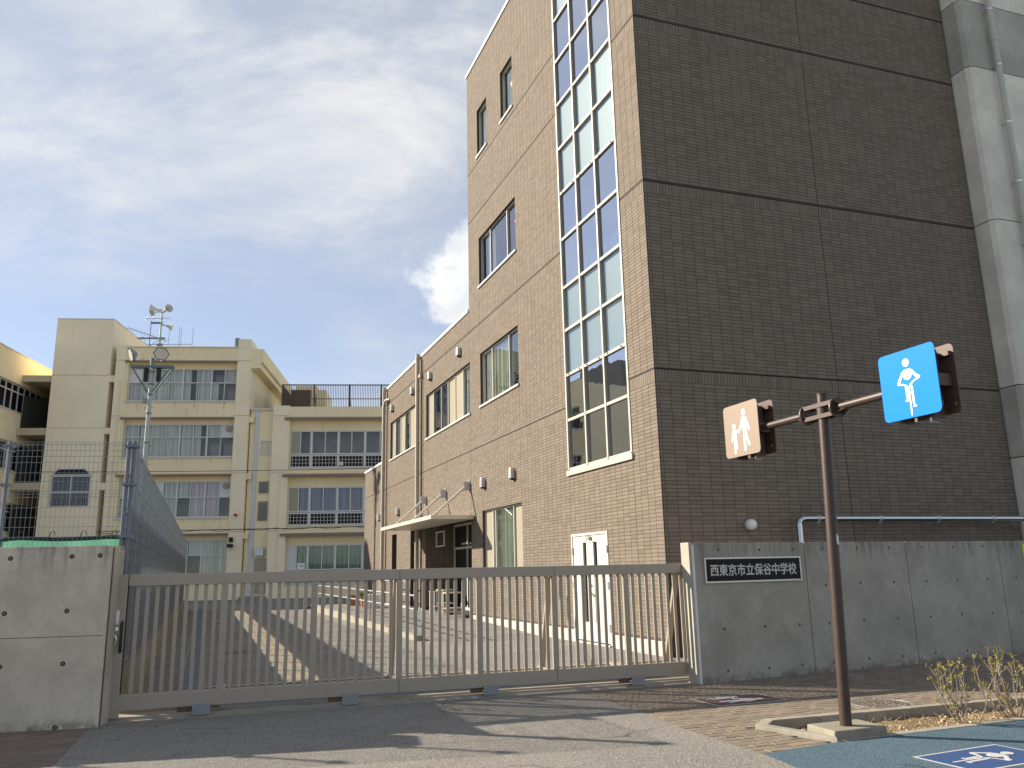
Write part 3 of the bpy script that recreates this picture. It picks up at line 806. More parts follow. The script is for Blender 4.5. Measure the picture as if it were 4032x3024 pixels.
VJ = [0.95, 3.80, 6.675, 9.775, 10.745, 13.35, 16.03, 16.95, 19.5, 21.87, 23.0]
tr = []
tr += tile_rects(0.0, 10.8, 0.25, Z_HI - 0.03, ops, VJ)
tr += tile_rects(10.8, 23.0, 0.25, Z_LO - 0.03, ops, VJ)
tr += tile_rects(23.0, 27.4, 0.25, Z_L2 - 0.03, ops, VJ)
tile_mesh('wall_tiles', FA, tr, 0.0, 0.0045, 'tile', bb)
tb = tile_rects(0.012, 8.26, 1.5, Z_HI - 0.03, [], [0.072, 4.04])
def camd(r): 
    q = FB.p((r[0] + r[1]) / 2, 0, (r[2] + r[3]) / 2); return hypot(q[0], q[1], q[2] - 1.5)
full = [r for r in tb if r[1] - r[0] > 0.2 and abs((r[3] - r[2]) - (TH - TG)) < 1e-3 and r[2] > 1.9]
full.sort(key=camd); near = full[:300]; ns = {tuple(r) for r in near}
tile_mesh('wall_tiles', FB, [r for r in tb if tuple(r) not in ns], 0.0, 0.0045, 'tile', bb)
def unit_tile():
    mb = MB(); w, h = 0.5, 0.5
    i = 0.0015
    P = [(-.5, 0, -.5), (.5, 0, -.5), (.5, 0, .5), (-.5, 0, .5), (-.49, -1, -.475), (.49, -1, -.475), (.49, -1, .475), (-.49, -1, .475)]
    mb.add(P, [(4, 5, 6, 7), (0, 1, 5, 4), (1, 2, 6, 5), (2, 3, 7, 6), (3, 0, 4, 7)])
    o = mb.build('wall_tile', 'tile'); me = o.data; bpy.data.objects.remove(o); return me
tme = unit_tile()
for r in near:
    o = inst('wall_tile', tme, bb, FB.p((r[0] + r[1]) / 2, 0, (r[2] + r[3]) / 2), radians(19.3), (r[1] - r[0], 0.0045 + random.uniform(-0.0007, 0.0007), r[3] - r[2]))
# movement joints
mb = MB()
for z in (5.0, 8.69, 12.27, 13.93):
    for a, b, top in ((0.0, 0.96, 99), (3.8, 10.8, 99), (10.8, 23.0, Z_LO), (23.0, 27.4, Z_L2)):
        if z < top - 0.2: mb.box(FA, a, b, 0.0, 0.004, z - 0.024, z - 0.004)
    mb.box(FB, 0.0, 8.26, 0.0, 0.003, z - 0.025, z - 0.003)
for v in VJ[:-1]:
    zt = Z_HI if v < 10.8 else Z_LO
    spans = [(0.26, zt - 0.05)]
    for (a, b, z, w, dp) in ops:
        if a - 0.02 < v < b + 0.02:
            spans = [q for s0, s1 in spans for q in ((s0, min(s1, z)), (max(s0, w), s1)) if q[1] - q[0] > 0.05]
    for s0, s1 in spans: mb.box(FA, v - 0.006, v + 0.006, 0.0, 0.0055, s0, s1)
mb.box(FB, 4.033, 4.047, 0.0, 0.0055, 1.6, Z_HI - 0.1)
each(mb, 'movement_joint', 'joint_dark', bb)

# --- windows of the sunlit side
dg = -0.07
window(bb, FA, *OP['W1'][:4], dg, [7.53, 8.90], [], [['g', 'l', 'c']], 'alu_shine', sill=0.05, bar=0.045, glass='glass_a')
window(bb, FA, *OP['W2'][:4], dg, [11.70, 12.55, 13.38, 14.2, 15.2], [], [['c', 'b', 'b', 'g', 'o', 'b']], 'alu_shine', sill=0.05, bar=0.045, glass='glass_a')
window(bb, FA, *OP['W3'][:4], dg, [17.8, 18.7, 19.5, 20.3, 21.2], [], [['g', 'b', 'g', 'b', 'g', 'b']], 'alu_shine', sill=0.05, bar=0.045, glass='glass_a')
window(bb, FA, *OP['M'][:4], dg, [7.50, 8.90], [], [['g', 'g', 'n']], 'alu_shine', sill=0.05, bar=0.045, glass='glass_a')
window(bb, FA, *OP['T1'][:4], dg, [], [], [['l']], 'alu_shine', sill=0.05, bar=0.045, glass='glass_a')
tw = window(bb, FA, *OP['T2'][:4], dg, [], [], [['l']], 'alu_shine', sill=0.05, bar=0.045, glass='glass_a')
# small red triangles stuck on the rescue windows
for (a, z) in ((6.95, 14.98), (6.86, 10.72)):
    MB().slab(FA, [(a - 0.1, z + 0.09), (a + 0.1, z + 0.09), (a, z - 0.09)], dg - 0.02, dg - 0.017).build('rescue_triangle', 'red_mark', bb)
window(bb, FA, *OP['G1'][:4], dg, [7.45, 8.83, 9.05], [], [['b', 'l', 'b', 'b']], 'alu_shine', sill=0.03, bar=0.045, glass='glass_a')
for k in ('S1', 'S2'):
    o = OP[k]; window(bb, FA, o[0], o[1], o[2], o[3], -0.22, [], [1.2], [['g'], ['g']], 'alu')
# entrance recess: glazed doors on its back wall
e = OP['E']
ed = window(bb, FA, 10.8, 15.97, 0.2, 3.08, -1.02, [11.55, 12.45, 13.35, 14.4], [2.25], [['g', 'g', 'g', 'v', 'v'], ['g', 'g', 'g', 'v', 'v']], 'alu', bar=0.09, name='entrance_door', glass='glass_dim')
MB().box(FA, 12.2, 12.23, -1.0, -0.96, 0.95, 1.35).build('handle', 'chrome', ed)
mb = MB(); mb.box(FA, 16.0, 16.02, -1.15, 0.0, 0.2, 3.1)
mb.build('recess_backing', 'tile_joint', bb)
FE = Frame(*xy(FA, 16.0, 0.0), 111 - 90, -1)     # tiled side wall of the recess, faces the camera
er = tile_rects(0.0, 1.14, 0.22, 3.08, [], [])
tile_mesh('wall_tiles', FE, er, 0.0, 0.0045, 'tile', bb)
# a white framed notice shelf hung in the recess
mb = MB()
for a, b, z0, z1 in ((14.6, 15.6, 2.30, 2.34), (14.6, 15.6, 2.78, 2.82)): mb.box(FA, a, b, -0.30, -0.26, z0, z1)
for a in (14.6, 15.56): mb.box(FA, a, a + 0.04, -0.30, -0.26, 2.34, 2.78)
mb.build('hanging_frame', 'desk_leg', bb)

# --- curtain wall
cwz = [3.6, 4.69, 5.71, 6.75, 7.77, 8.95, 10.1, 11.26, 12.43, 13.6, 14.75, 15.85, 16.95]
cwx = [0.97, 1.93, 2.87, 3.79]
mb = MB()
for i, x in enumerate(cwx):
    h = 0.03
    mb.box(FA, x - h, x + h, -0.11, 0.022, 3.6, 16.95)
for j, z in enumerate(cwz):
    for i in range(3):
        mb.box(FA, cwx[i] + 0.031, cwx[i + 1] - 0.031, -0.11, 0.012, z - 0.030, z + 0.030)
cw = mb.build('curtain_wall', 'alu_cream', bb)
mb = MB()
for i in range(3): mb.box(FA, cwx[i] - (0.06 if i == 0 else -0.004), cwx[i + 1] + (0.06 if i == 2 else -0.004), 0.0, 0.05, 3.46, 3.568)
mb.build('sill', 'alu_cream', cw)
mb = MB()
for z in (5.71, 10.1):
    for i in range(3):
        for q in (0.2, 0.8):
            a = cwx[i] + (cwx[i + 1] - cwx[i]) * q
            mb.cyl(FA.p(a, 0.012, z), FA.p(a, 0.03, z), 0.018, n=8)
each(mb, 'drain_plug', 'bracket_brown', cw)
for j in range(len(cwz) - 1):
    sp = j in (2, 3, 6, 7, 10, 11)
    for i in range(3):
        A, B, Z0, Z1 = cwx[i] + 0.03, cwx[i + 1] - 0.03, cwz[j] + 0.03, cwz[j + 1] - 0.03
        q = lambda d: (FA.p(A, d, Z0), FA.p(B, d, Z0), FA.p(B, d, Z1), FA.p(A, d, Z1))
        pane_quad(FA, A, B, -0.03, Z0, Z1).build('pane', 'glass_sp' if sp else 'glass_cw', cw, recalc=False)
        if sp: MB().quad(*q(-0.075)).build('spandrel_panel', 'spandrel', cw, recalc=False)

# --- white double door
mb = MB()
a0, a1, z0, z1 = OP['D'][:4]
mb.box(FA, a0, a1, -0.05, 0.02, z1 - 0.05, z1 + 0.002); mb.box(FA, a0, a0 + 0.05, -0.05, 0.02, z0, z1 - 0.05); mb.box(FA, a1 - 0.05, a1, -0.05, 0.02, z0, z1 - 0.05)
dr = mb.build('door', 'white_door', bb)
for (s0, s1, w0, w1) in ((2.165, 2.945, 2.62, 2.79), (2.955, 3.745, 3.11, 3.27)):
    mb = MB()
    for (a, b, z, w) in rects_minus((s0, s1, 0.06, 2.14), [(w0, w1, 0.42, 2.01)]): mb.box(FA, a, b, -0.045, 0.0, z, w)
    lf = mb.build('door_leaf', 'white_door', dr)
    pane_quad(FA, w0, w1, -0.03, 0.42, 2.01).build('pane', 'glass', dr, recalc=False)
mb = MB()
for z in (0.35, 1.15, 1.85):
    mb.box(FA, 2.12, 2.175, 0.0, 0.035, z - 0.07, z + 0.07); mb.box(FA, 3.735, 3.79, 0.0, 0.035, z - 0.07, z + 0.07)
each(mb, 'hinge', 'vent_steel', dr)
mb = MB(); mb.box(FA, 2.86, 3.02, 0.02, 0.06, 2.08, 2.13); mb.cyl(FA.p(2.93, 0.04, 2.1), FA.p(2.83, 0.14, 2.03), 0.012, n=6)
mb.build('door_closer', 'vent_steel', dr)
mb = MB(); mb.cyl(FA.p(2.88, 0.0, 0.98), FA.p(2.88, 0.05, 0.98), 0.03, n=10); mb.box(FA, 2.76, 2.89, 0.04, 0.06, 0.96, 0.985); mb.cyl(FA.p(2.88, 0.0, 1.14), FA.p(2.88, 0.02, 1.14), 0.022, n=10)
mb.build('handle', 'chrome', dr)
MB().box(FA, 2.13, 3.78, -0.05, 0.06, 0.003, 0.038).build('threshold', 'plinth', dr)

# --- entrance canopy with three struts
cn = MB().box(FA, 10.45, 17.3, 0.02, 1.32, 2.95, 3.06).build('canopy', 'canopy_metal', bb, bevel=0.01)
for s in (10.9, 13.42, 15.92):
    mb = MB(); mb.tube([FA.p(s, 0.13, 3.93), FA.p(s, 1.12, 3.07)], 0.04, 10)
    mb.build('strut', 'canopy_metal', cn, smooth=True)
    mb = MB(); mb.box(FA, s - 0.07, s + 0.07, 0.006, 0.03, 3.78, 4.12)
    for q in (-0.035, 0.035): mb.slab(FA, [(s + q - .006, 3.82), (s + q + .006, 3.82), (s + q + .006, 4.08), (s + q - .006, 4.08)], 0.03, 0.20)
    mb.build('strut_bracket', 'vent_steel', cn)

# --- rainwater pipes, their stays, vents
def pipe_on(F, s, d, z0, z1, r, mat, parent, bands, stay=0.45, name='downpipe'):
    mb = MB(); mb.cyl(F.p(s, d, z0), F.p(s, d, z1), r, n=14)
    for z in bands: mb.cyl(F.p(s, d, z - 0.03), F.p(s, d, z + 0.03), r * 1.12, n=14)
    p_ = mb.build(name, mat, parent, smooth=True)
    return p_
pa = pipe_on(FA, 16.75, 0.13, 0.05, 9.5, 0.075, 'pipe_beige', bb, [9.3, 8.1, 6.7, 5.1, 3.6, 1.9])
MB().box(FA, 16.45, 16.7, 0.0, 0.12, 8.55, 8.68).build('pipe_elbow', 'pipe_beige', pa)
pb = pipe_on(FA, 22.7, 0.13, 0.05, 9.48, 0.075, 'pipe_beige', bb, [9.2, 7.7, 5.9, 4.2, 2.6, 1.2])
MB().tube([FA.p(22.7, 0.13, 8.5), FA.p(22.55, 0.14, 8.78), FA.p(22.3, 0.13, 8.83), FA.p(22.05, 0.0, 8.83)], 0.06, 10).build('pipe_elbow', 'pipe_beige', pb, smooth=True)
for s, zt in ((16.36, 9.2), (22.33, 9.15)):
    mb = MB(); mb.cyl(FA.p(s, 0.045, 0.2), FA.p(s, 0.045, zt), 0.014, n=6)
    w_ = mb.build('lightning_cable', 'rust_cable', bb)
    mb = MB()
    for z in np.arange(1.0, zt, 1.25): mb.box(FA, s, s + 0.22, 0.04, 0.055, z, z + 0.02)
    each(mb, 'cable_stay', 'rust_cable', w_)
for (s, z) in ((11.75, 8.31), (15.25, 8.32), (17.86, 8.31), (21.39, 8.31), (7.18, 3.9), (9.52, 3.9), (20.12, 3.84), (23.76, 3.84)):
    mb = MB(); n = 8
    pr = [(0.075, -0.10), (0.075, 0.05)] + [(0.075 * cos(w), 0.05 + 0.075 * sin(w)) for w in np.linspace(0.2, pi - 0.2, 7)] + [(-0.075, 0.05), (-0.075, -0.10)]
    mb.slab(FA, [(s + x * 1.25, z + y * 1.25) for x, y in pr], 0.006, 0.13)
    v_ = mb.build('vent_hood', 'vent_steel', bb, bevel=0.012)
    MB().box(FA, s - 0.06, s + 0.06, 0.02, 0.10, z - 0.165, z - 0.126).build('vent_mouth', 'dark_void', v_)
# shaded side: lamp and silver duct
lm = MB(); lm.cyl(FB.p(1.72, 0.0, 2.19), FB.p(1.72, 0.06, 2.19), 0.10, n=20)
l_ = lm.build('wall_lamp', 'vent_steel', bb, smooth=True)
MB().lathe(FB.p(1.72, 0.055, 2.19), (FB.n[0], FB.n[1], 0), [(0, 0.098), (0.04, 0.098), (0.08, 0.088), (0.11, 0.06), (0.125, 0.02), (0.126, 0.0)], 20).build('lamp_globe', 'lamp_white', l_, smooth=True)
mb = MB(); mb.tube([FB.p(2.58, 0.30, 0.3), FB.p(2.58, 0.30, 2.18), FB.p(2.60, 0.30, 2.24), FB.p(2.66, 0.30, 2.275), FB.p(2.74, 0.30, 2.28), FB.p(8.05, 0.30, 2.28)], 0.055, 14)
du_ = mb.build('silver_duct', 'duct_chrome', bb, smooth=True)
mb = MB()
for s in (3.0, 4.4, 5.8, 7.2, 8.0): mb.cyl(FB.p(s - 0.03, 0.30, 2.28), FB.p(s + 0.03, 0.30, 2.28), 0.062, n=14); mb.box(FB, s - 0.02, s + 0.02, 0.0, 0.30, 2.20, 2.215)
mb.build('duct_bracket', 'vent_steel', du_)

# ================================================================== grey concrete building at the right
cb = thing('concrete_building', FB.p(9.5, 0.2, 0), 'pale grey concrete building at the right edge with beige downpipe', 'building')
prof = [(8.30, -0.3), (8.30, 0.36), (8.36, 0.45), (8.45, 0.49), (10.6, 0.49), (10.6, -6), (8.30, -6)]
prof2 = [(10.62, -0.3), (10.62, 0.49), (14.5, 0.49), (14.5, -6), (10.62, -6)]
for z0, z1, m in ((0, 3.54, 'conc_panel'), (3.56, 5.03, 'conc_raw'), (5.05, 8.73, 'conc_panel'), (8.75, 12.48, 'conc_panel'), (12.50, 14.23, 'conc_raw'), (14.25, 18.2, 'conc_panel')):
    for pr in (prof, prof2):
        MB().prism([xy(FB, a, d) for a, d in pr], z0, z1).build('concrete_panel', m, cb)
MB().prism([xy(FB, a, d) for a, d in ((8.32, -5.9), (8.32, 0.34), (8.47, 0.475), (14.4, 0.475), (14.4, -5.9))], 0.01, 18.1).build('core', 'joint_dark', cb)
dp = MB(); dp.cyl(FB.p(9.05, 0.62, 0.0), FB.p(9.05, 0.62, 18), 0.065, n=14)
for z in (13.3, 8.95): dp.cyl(FB.p(9.05, 0.62, z - 0.12), FB.p(9.05, 0.62, z + 0.12), 0.075, n=14)
dpo = dp.build('downpipe', 'pipe_pale', cb, smooth=True)
for z in np.arange(2.4, 17, 1.45):
    mb = MB(); mb.cyl(FB.p(9.05, 0.62, z - 0.02), FB.p(9.05, 0.62, z + 0.02), 0.071, n=14); mb.box(FB, 9.0, 9.03, 0.49, 0.6, z - 0.015, z + 0.015)
    mb.build('pipe_bracket', 'chrome', dpo)
MB().box(FB, 10.0, 10.25, 0.49, 0.62, 10.1, 10.45).build('vent_box', 'gate_steel', cb, bevel=0.01)

# ================================================================== cream school: tower and four-storey block
cs = thing('school_block', FC.p(-2.3, 0, 0), 'cream four-storey school block with windowless tower, rows of classroom windows and stained eaves', 'building')
mb = MB()
REC = 0.42
def cream_bay(mb, s0, s1, sill, eave, wtop, d=0.0):
    """back face above the window inside a recess"""
    mb.quad(FC.p(s0, d - REC, wtop), FC.p(s1, d - REC, wtop), FC.p(s1, d - REC, eave), FC.p(s0, d - REC, eave))
CB = [(12.75, 15.33, 14.96), (9.05, 11.52, 11.22), (5.16, 7.80, 7.48), (1.30, 4.02, 3.75)]
op = [(-5.68, 1.27, a, b, REC) for a, b, c_ in CB]
wall_sheet(mb, FC, (-5.83, 1.30, 0, 16.36), op, -0.06, REC - 0.06)
for a, b, c_ in CB: cream_bay(mb, -5.68, 1.27, a, b, c_)
mb.build('wall', 'cream', cs, recalc=False)
mb = MB(); mb.box(FC, -6.46, -5.83, -1.2, 0, 0, 16.5); mb.box(FC, 1.30, 2.19, -1.2, 0, 0, 16.35)
each(mb, 'pillar', 'cream_light', cs)
mb = MB()
for z in (15.45, 11.72, 7.95, 4.2): mb.box(FC, -6.48, -5.82, 0.0, 0.02, z, z + 0.03); mb.box(FC, 1.29, 2.2, 0.0, 0.02, z, z + 0.03)
each(mb, 'pillar_groove', 'slab_stained', cs)
MB().box(FC, -6.44, 2.19, -14, -1.2, 0, 16.2).build('core', 'interior_mid', cs)
mb = MB(); mb.box(FC, -6.46, 2.19, -14.2, -0.07, 16.2, 16.36); mb.box(FC, -5.83, 1.30, -0.3, 0.03, 16.362, 16.42)
each(mb, 'roof', 'cream_light', cs)
mb = MB(); mb.box(FC, 2.19, 2.95, -14, -0.05, 15.35, 16.28); mb.box(FC, 2.19, 2.80, -13.9, -0.04, 14.95, 15.349); mb.box(FC, 2.189, 2.25, -14, -1.2, 0, 14.95)
each(mb, 'side_eave', 'cream', cs)
MB().box(FC, 1.30, 2.12, -2.2, -0.001, 16.362, 16.95).build('chimney', 'cream_light', cs)
MB().box(FC, 1.05, 1.34, -2.0, -0.1, 16.421, 17.05).build('chimney_flue', 'gate_steel', cs)
for k, (a, b, c_) in enumerate(CB):
    MB().box(FC, -5.88, 1.28, -0.05, 0.10, b - 0.01, b + 0.11).build('eave_lip', 'eave_brown', cs, bevel=0.02)
    MB().box(FC, -5.72, 1.29, -0.30, 0.03, a - 0.09, a).build('sill', 'alu', cs)
m4 = [-4.85, -3.94, -3.1, -2.22, -1.31, -0.39, 0.46]
th = [.05, .05, .05, .11, .05, .11, .05]
window(cs, FC, -5.68, 1.27, 12.75, 14.96, -0.34, m4, [14.01], [list('ccccncno'), list('wcccncoc')], 'alu', bar=0.07, thick=th)
m3 = [-4.79, -3.94, -3.1, -2.2, -1.34, -0.47, 0.41]
window(cs, FC, -5.68, 1.27, 9.05, 11.22, -0.34, m3, [10.36], [list('cccccnoo'), list('cccccncw')], 'alu', bar=0.07, thick=th)
window(cs, FC, -5.68, 1.27, 5.16, 7.48, -0.34, [-4.8, -3.9, -2.98, -2.13, -1.27, -0.38, 0.51], [6.44], [list('ccocgppg'), list('wcwccppw')], 'alu', bar=0.07, thick=th)
window(cs, FC, -5.68, 1.27, 1.30, 3.75, -0.34, [-4.8, -3.9, -3.0, -2.13, -1.25, -0.37, 0.47], [2.78], [list('cccccgcc'), list('cccccccc')], 'alu', bar=0.07, thick=th)
for z in (10.75, 7.02): MB().box(FC, 0.75, 1.1, -0.33, -0.24, z, z + 0.32).build('fan_cover', 'louver', cs)
# security camera and red beacon on the right pillar, handrails inside windows
mb = MB(); mb.box(FC, 1.38, 1.62, 0.0, 0.12, 3.55, 3.85); mb.box(FC, 1.36, 1.66, 0.05, 0.5, 3.22, 3.42)
mb.build('security_camera', 'cable_black', cs)
mb = MB(); mb.cyl(FC.p(1.72, 0.0, 5.25), FC.p(1.72, 0.25, 5.25), 0.09, n=10); mb.build('fire_beacon', 'red_mark', cs)
# tower
mb = MB()
T0, T1 = -10.38, -6.80
wall_sheet(mb, FC, (T0, T1, 0, 18.24), [(-9.82, -7.33, 5.86, 7.90, 0.15)], 0.0, 0.15)
for P in ([FC.p(T1, 0, 0), FC.p(T1, -9, 0), FC.p(T1, -9, 18.24), FC.p(T1, 0, 18.24)], [FC.p(T0, 0, 0), FC.p(T0, -9, 0), FC.p(T0, -9, 18.24), FC.p(T0, 0, 18.24)], [FC.p(T0, 0, 18.24), FC.p(T1, 0, 18.24), FC.p(T1, -9, 18.24), FC.p(T0, -9, 18.24)]):
    mb.quad(*P)
mb.build('tower_wall', 'cream_light', cs, recalc=False)
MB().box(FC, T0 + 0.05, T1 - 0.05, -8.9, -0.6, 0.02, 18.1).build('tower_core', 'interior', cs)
mb = MB()
for z in (14.42, 10.93): mb.box(FC, T0, T1, 0.0, 0.012, z, z + 0.035)
each(mb, 'tower_groove', 'slab_stained', cs)
MB().box(FC, T0 - 0.03, T1 + 0.03, -9.0, 0.03, 18.242, 18.29).build('tower_coping', 'alu', cs)
tw_ = window(cs, FC, -9.80, -7.35, 5.88, 7.90, -0.05, [-8.57], [6.83], [['g', 'g'], ['g', 'g']], 'alu', bar=0.09, glass='glass_dim')
# chamfered fanlight on top, proud of the wall
fan = [(-9.80, 7.90), (-7.35, 7.90), (-7.40, 8.02), (-7.75, 8.36), (-9.43, 8.36), (-9.78, 8.02)]
MB().slab(FC, fan, 0.0, 0.02).build('fanlight', 'alu', tw_)
MB().slab(FC, [(-9.62, 7.97), (-7.50, 7.97), (-7.80, 8.27), (-9.38, 8.27)], 0.021, 0.028).build('pane', 'plate_black', tw_)
mb = MB()
for i in range(1, 20): a = -9.8 + 2.45 * i / 20; mb.box(FC, a - 0.012, a + 0.012, -0.028, -0.012, 5.95, 6.8)
mb.build('grille', 'fence_wire', tw_)
# narrow dark slot between tower and pillar
MB().box(FC, T1 + 0.005, -6.465, -3, -0.9, 0, 14.0).build('slot_wall', 'interior_mid', cs)
mb = MB()
for z0, z1 in ((14.0, 14.42), (10.55, 10.95), (6.95, 7.40), (3.2, 3.6)): mb.box(FC, T1 + 0.004, -6.466, -0.9, -0.01, z0, z1)
each(mb, 'slot_bridge', 'cream', cs)
mb = MB(); mb.cyl(FC.p(-6.05, 0.06, 1.5), FC.p(-6.05, 0.06, 14.1), 0.03, n=6); mb.build('conduit', 'cream_light', cs)

def drips(F, a0, a1, z, d, parent, n, seed):
    rnd = random.Random(seed); mb = MB()
    for i in range(n):
        a = rnd.uniform(a0, a1); w = rnd.uniform(0.02, 0.09); h = rnd.uniform(0.15, 0.75)
        mb.quad(F.p(a - w, d, z), F.p(a + w, d, z), F.p(a + w * 0.3, d, z - h), F.p(a - w * 0.3, d, z - h))
    o = mb.build('stain', 'drip_stain', parent, recalc=False); o['kind'] = 'stuff'
for k, (a, b, c_) in enumerate(CB): drips(FC, -5.6, 1.2, a - 0.10, -0.055, cs, 16, 20 + k); drips(FC, -5.8, 1.2, b + 0.65, -0.054, cs, 9, 40 + k)
# ------------------------------------------------------------------ lower three-storey block
rb = thing('school_annex', FC.p(7.5, 0, 0), 'lower cream three-storey school wing with fenced roof and glass-block bands', 'building')
RB = [(8.28, 11.42, 10.76, 9.17), (4.54, 7.66, 7.03, 5.40), (0.86, 3.86, 3.31, 1.70)]
mb = MB()
wall_sheet(mb, FC, (4.85, 14.0, 0, 12.33), [(4.89, 13.5, a, b, REC) for a, b, _, _ in RB], -0.02, REC - 0.02)
for a, b, c_, t_ in RB: cream_bay(mb, 4.89, 13.5, a, b, c_)
mb.build('wall', 'cream', rb, recalc=False)
mb = MB(); mb.box(FC, 3.78, 4.85, -1.2, 0.03, 0, 12.39); each(mb, 'pillar', 'cream_light', rb)
mb = MB()
for z in (11.70, 7.97, 4.2): mb.box(FC, 3.77, 4.86, 0.03, 0.05, z, z + 0.03)
each(mb, 'pillar_groove', 'slab_stained', rb)
MB().box(FC, 3.80, 14, -12, -1.2, 0, 12.2).build('core', 'interior_mid', rb)
MB().box(FC, 3.78, 14, -12.1, -0.03, 12.2, 12.33).build('roof', 'cream_light', rb)
wtypes = [[list('bggggggg')], [list('buuuuuuu')], [list('wkkkkkkk')]]
rm = [[5.56, 6.27, 7.17, 8.04, 8.9, 9.78, 10.77, 11.6], [5.56, 6.26, 7.14, 8.05, 8.88, 9.76, 10.7, 11.6], [5.55, 6.26, 7.16, 8.0, 8.87, 9.74, 10.7, 11.6]]
for k, (a, b, c_, t_) in enumerate(RB):
    MB().box(FC, 4.54, 14, 0.031, 0.16, b, b + 0.18).build('eave_lip', 'eave_brown', rb, bevel=0.02)
    cols = rm[k]; thk = [.06, .16, .06, .16, .06, .16, .06, .1]
    f = wtypes[k][0] + ['g']
    window(rb, FC, 4.89, 13.5, t_, c_, -0.30, cols, [], [f], 'alu', bar=0.08, thick=thk, glass='glass_dim')
    gb = window(rb, FC, 4.89, 13.5, a, t_ - 0.03, -0.30, [6.27, 8.03, 9.77, 11.6], [], [['v'] * 5], 'alu', bar=0.09, thick=[.16] * 4, name='glass_block_band')
    mb = MB()
    for x in np.arange(5.08, 13.4, 0.215):
        if min(abs(x - q) for q in (6.27, 8.03, 9.77, 11.6)) > 0.09: mb.box(FC, x - 0.011, x + 0.011, -0.345, -0.318, a + 0.09, t_ - 0.12)
    for q in (0.33, 0.66): mb.box(FC, 4.98, 13.4, -0.347, -0.320, a + 0.09 + (t_ - a - 0.2) * q - 0.011, a + 0.09 + (t_ - a - 0.2) * q + 0.011)
    mb.build('block_joint', 'alu', gb)
    MB().box(FC, 4.87, 13.5, -0.36, 0.02, a - 0.07, a).build('sill', 'alu', rb)
mb = MB(); mb.quad(FC.p(5.62, -0.29, 1.78), FC.p(6.12, -0.29, 1.78), FC.p(6.12, -0.29, 2.16), FC.p(5.62, -0.29, 2.16)); nt_ = mb.build('window_notice', 'white_paint', rb, recalc=False)
MB().quad(FC.p(5.72, -0.286, 1.96), FC.p(6.05, -0.286, 1.96), FC.p(6.05, -0.286, 2.0), FC.p(5.72, -0.286, 2.0)).build('notice_stripe', 'red_mark', nt_, recalc=False)
MB().box(FC, 8.13, 8.38, -0.30, -0.22, 8.42, 8.66).build('fan_cover', 'white_panel', rb)
# link strip between the blocks
MB().box(FC, 2.255, 3.775, -1.2, -0.35, 0, 12.15).build('link_wall', 'cream', rb)
MB().box(FC, 2.19, 3.77, -1.2, -0.2, 12.152, 12.25).build('link_coping', 'alu', rb)
mb = MB()
for z in (11.3, 7.55, 3.75): mb.box(FC, 2.19, 2.52, -0.349, -0.1, z, z + 0.38)
each(mb, 'beam_end', 'cream', rb)
MB().box(FC, 2.58, 2.80, -0.349, -0.27, 0.1, 12.15).build('downpipe', 'pipe_white', rb)
window(rb, FC, 2.98, 3.74, 9.16, 10.12, -0.28, [3.38], [], [['g', 'g']], 'alu', bar=0.07)
for z0, z1 in ((6.66, 7.43), (4.89, 6.13)):
    lv = MB().box(FC, 3.0, 3.60, -0.349, -0.30, z0, z1).build('louvre_vent', 'louver', rb)
    for z in np.arange(z0 + 0.06, z1 - 0.06, 0.09):
        mb = MB(); mb.add([FC.p(3.05, -0.29, z), FC.p(3.55, -0.29, z), FC.p(3.55, -0.25, z - 0.03), FC.p(3.05, -0.25, z - 0.03), FC.p(3.05, -0.285, z + .015), FC.p(3.55, -0.285, z + .015), FC.p(3.55, -0.245, z - 0.015), FC.p(3.05, -0.245, z - 0.015)], [(0, 1, 2, 3), (4, 5, 6, 7), (0, 1, 5, 4), (2, 3, 7, 6), (1, 2, 6, 5), (0, 3, 7, 4)])
        mb.build('slat', 'louver', lv)
dd = MB().box(FC, 2.93, 3.70, -0.349, -0.32, 0.3, 2.52).build('door', 'beige_panel', rb)
MB().box(FC, 3.0, 3.06, -0.32, -0.27, 1.2, 1.35).build('handle', 'chrome', dd)
mb = MB(); mb.add([FC.p(3.0, -0.349, 2.68), FC.p(3.52, -0.349, 2.68), FC.p(3.52, 0.0, 2.68), FC.p(3.0, 0.0, 2.68), FC.p(3.0, -0.349, 3.15), FC.p(3.52, -0.349, 3.15), FC.p(3.52, -0.05, 3.10), FC.p(3.0, -0.05, 3.10)], [(0, 1, 2, 3), (4, 5, 6, 7), (0, 1, 5, 4), (1, 2, 6, 5), (2, 3, 7, 6), (3, 0, 4, 7)])
mb.build('exhaust_hood', 'vent_steel', rb)
mb = MB(); mb.cyl(FC.p(4.35, 0.06, 1.6), FC.p(4.35, 0.06, 8.0), 0.025, n=6); mb.build('conduit', 'cream_light', rb)
# step in front
MB().box(FC, 2.2, 3.8, -0.34, 0.5, 0.0, 0.18).build('step', 'conc_kerb', rb)
# rooftop structures
MB().box(FC, 3.6, 6.6, -8, -4.5, 12.33, 14.45).build('rooftop_hut', 'cream', rb)
MB().box(FC, 4.4, 5.9, -7, -4.8, 14.45, 14.8).build('rooftop_hut_cap', 'cream_light', rb)
mb = MB(); mb.box(FC, 6.8, 7.6, -9, -8, 12.33, 12.75); mb.build('roof_unit', 'gate_steel', rb)
rf = MB(); rf.box(FC, 4.2, 13.5, -0.52, -0.46, 13.88, 13.95); rf.box(FC, 4.2, 13.5, -0.515, -0.465, 12.93, 12.98); rf.box(FC, 4.2, 13.5, -0.515, -0.465, 12.36, 12.42)
rfo = rf.build('roof_fence', 'rail_rust', rb)
barm = MB(); barm.box(WORLD, -0.016, 0.016, -0.016, 0.016, 0, 1.46); bo = barm.build('fence_bar', 'rail_rust'); bme = bo.data; bpy.data.objects.remove(bo)
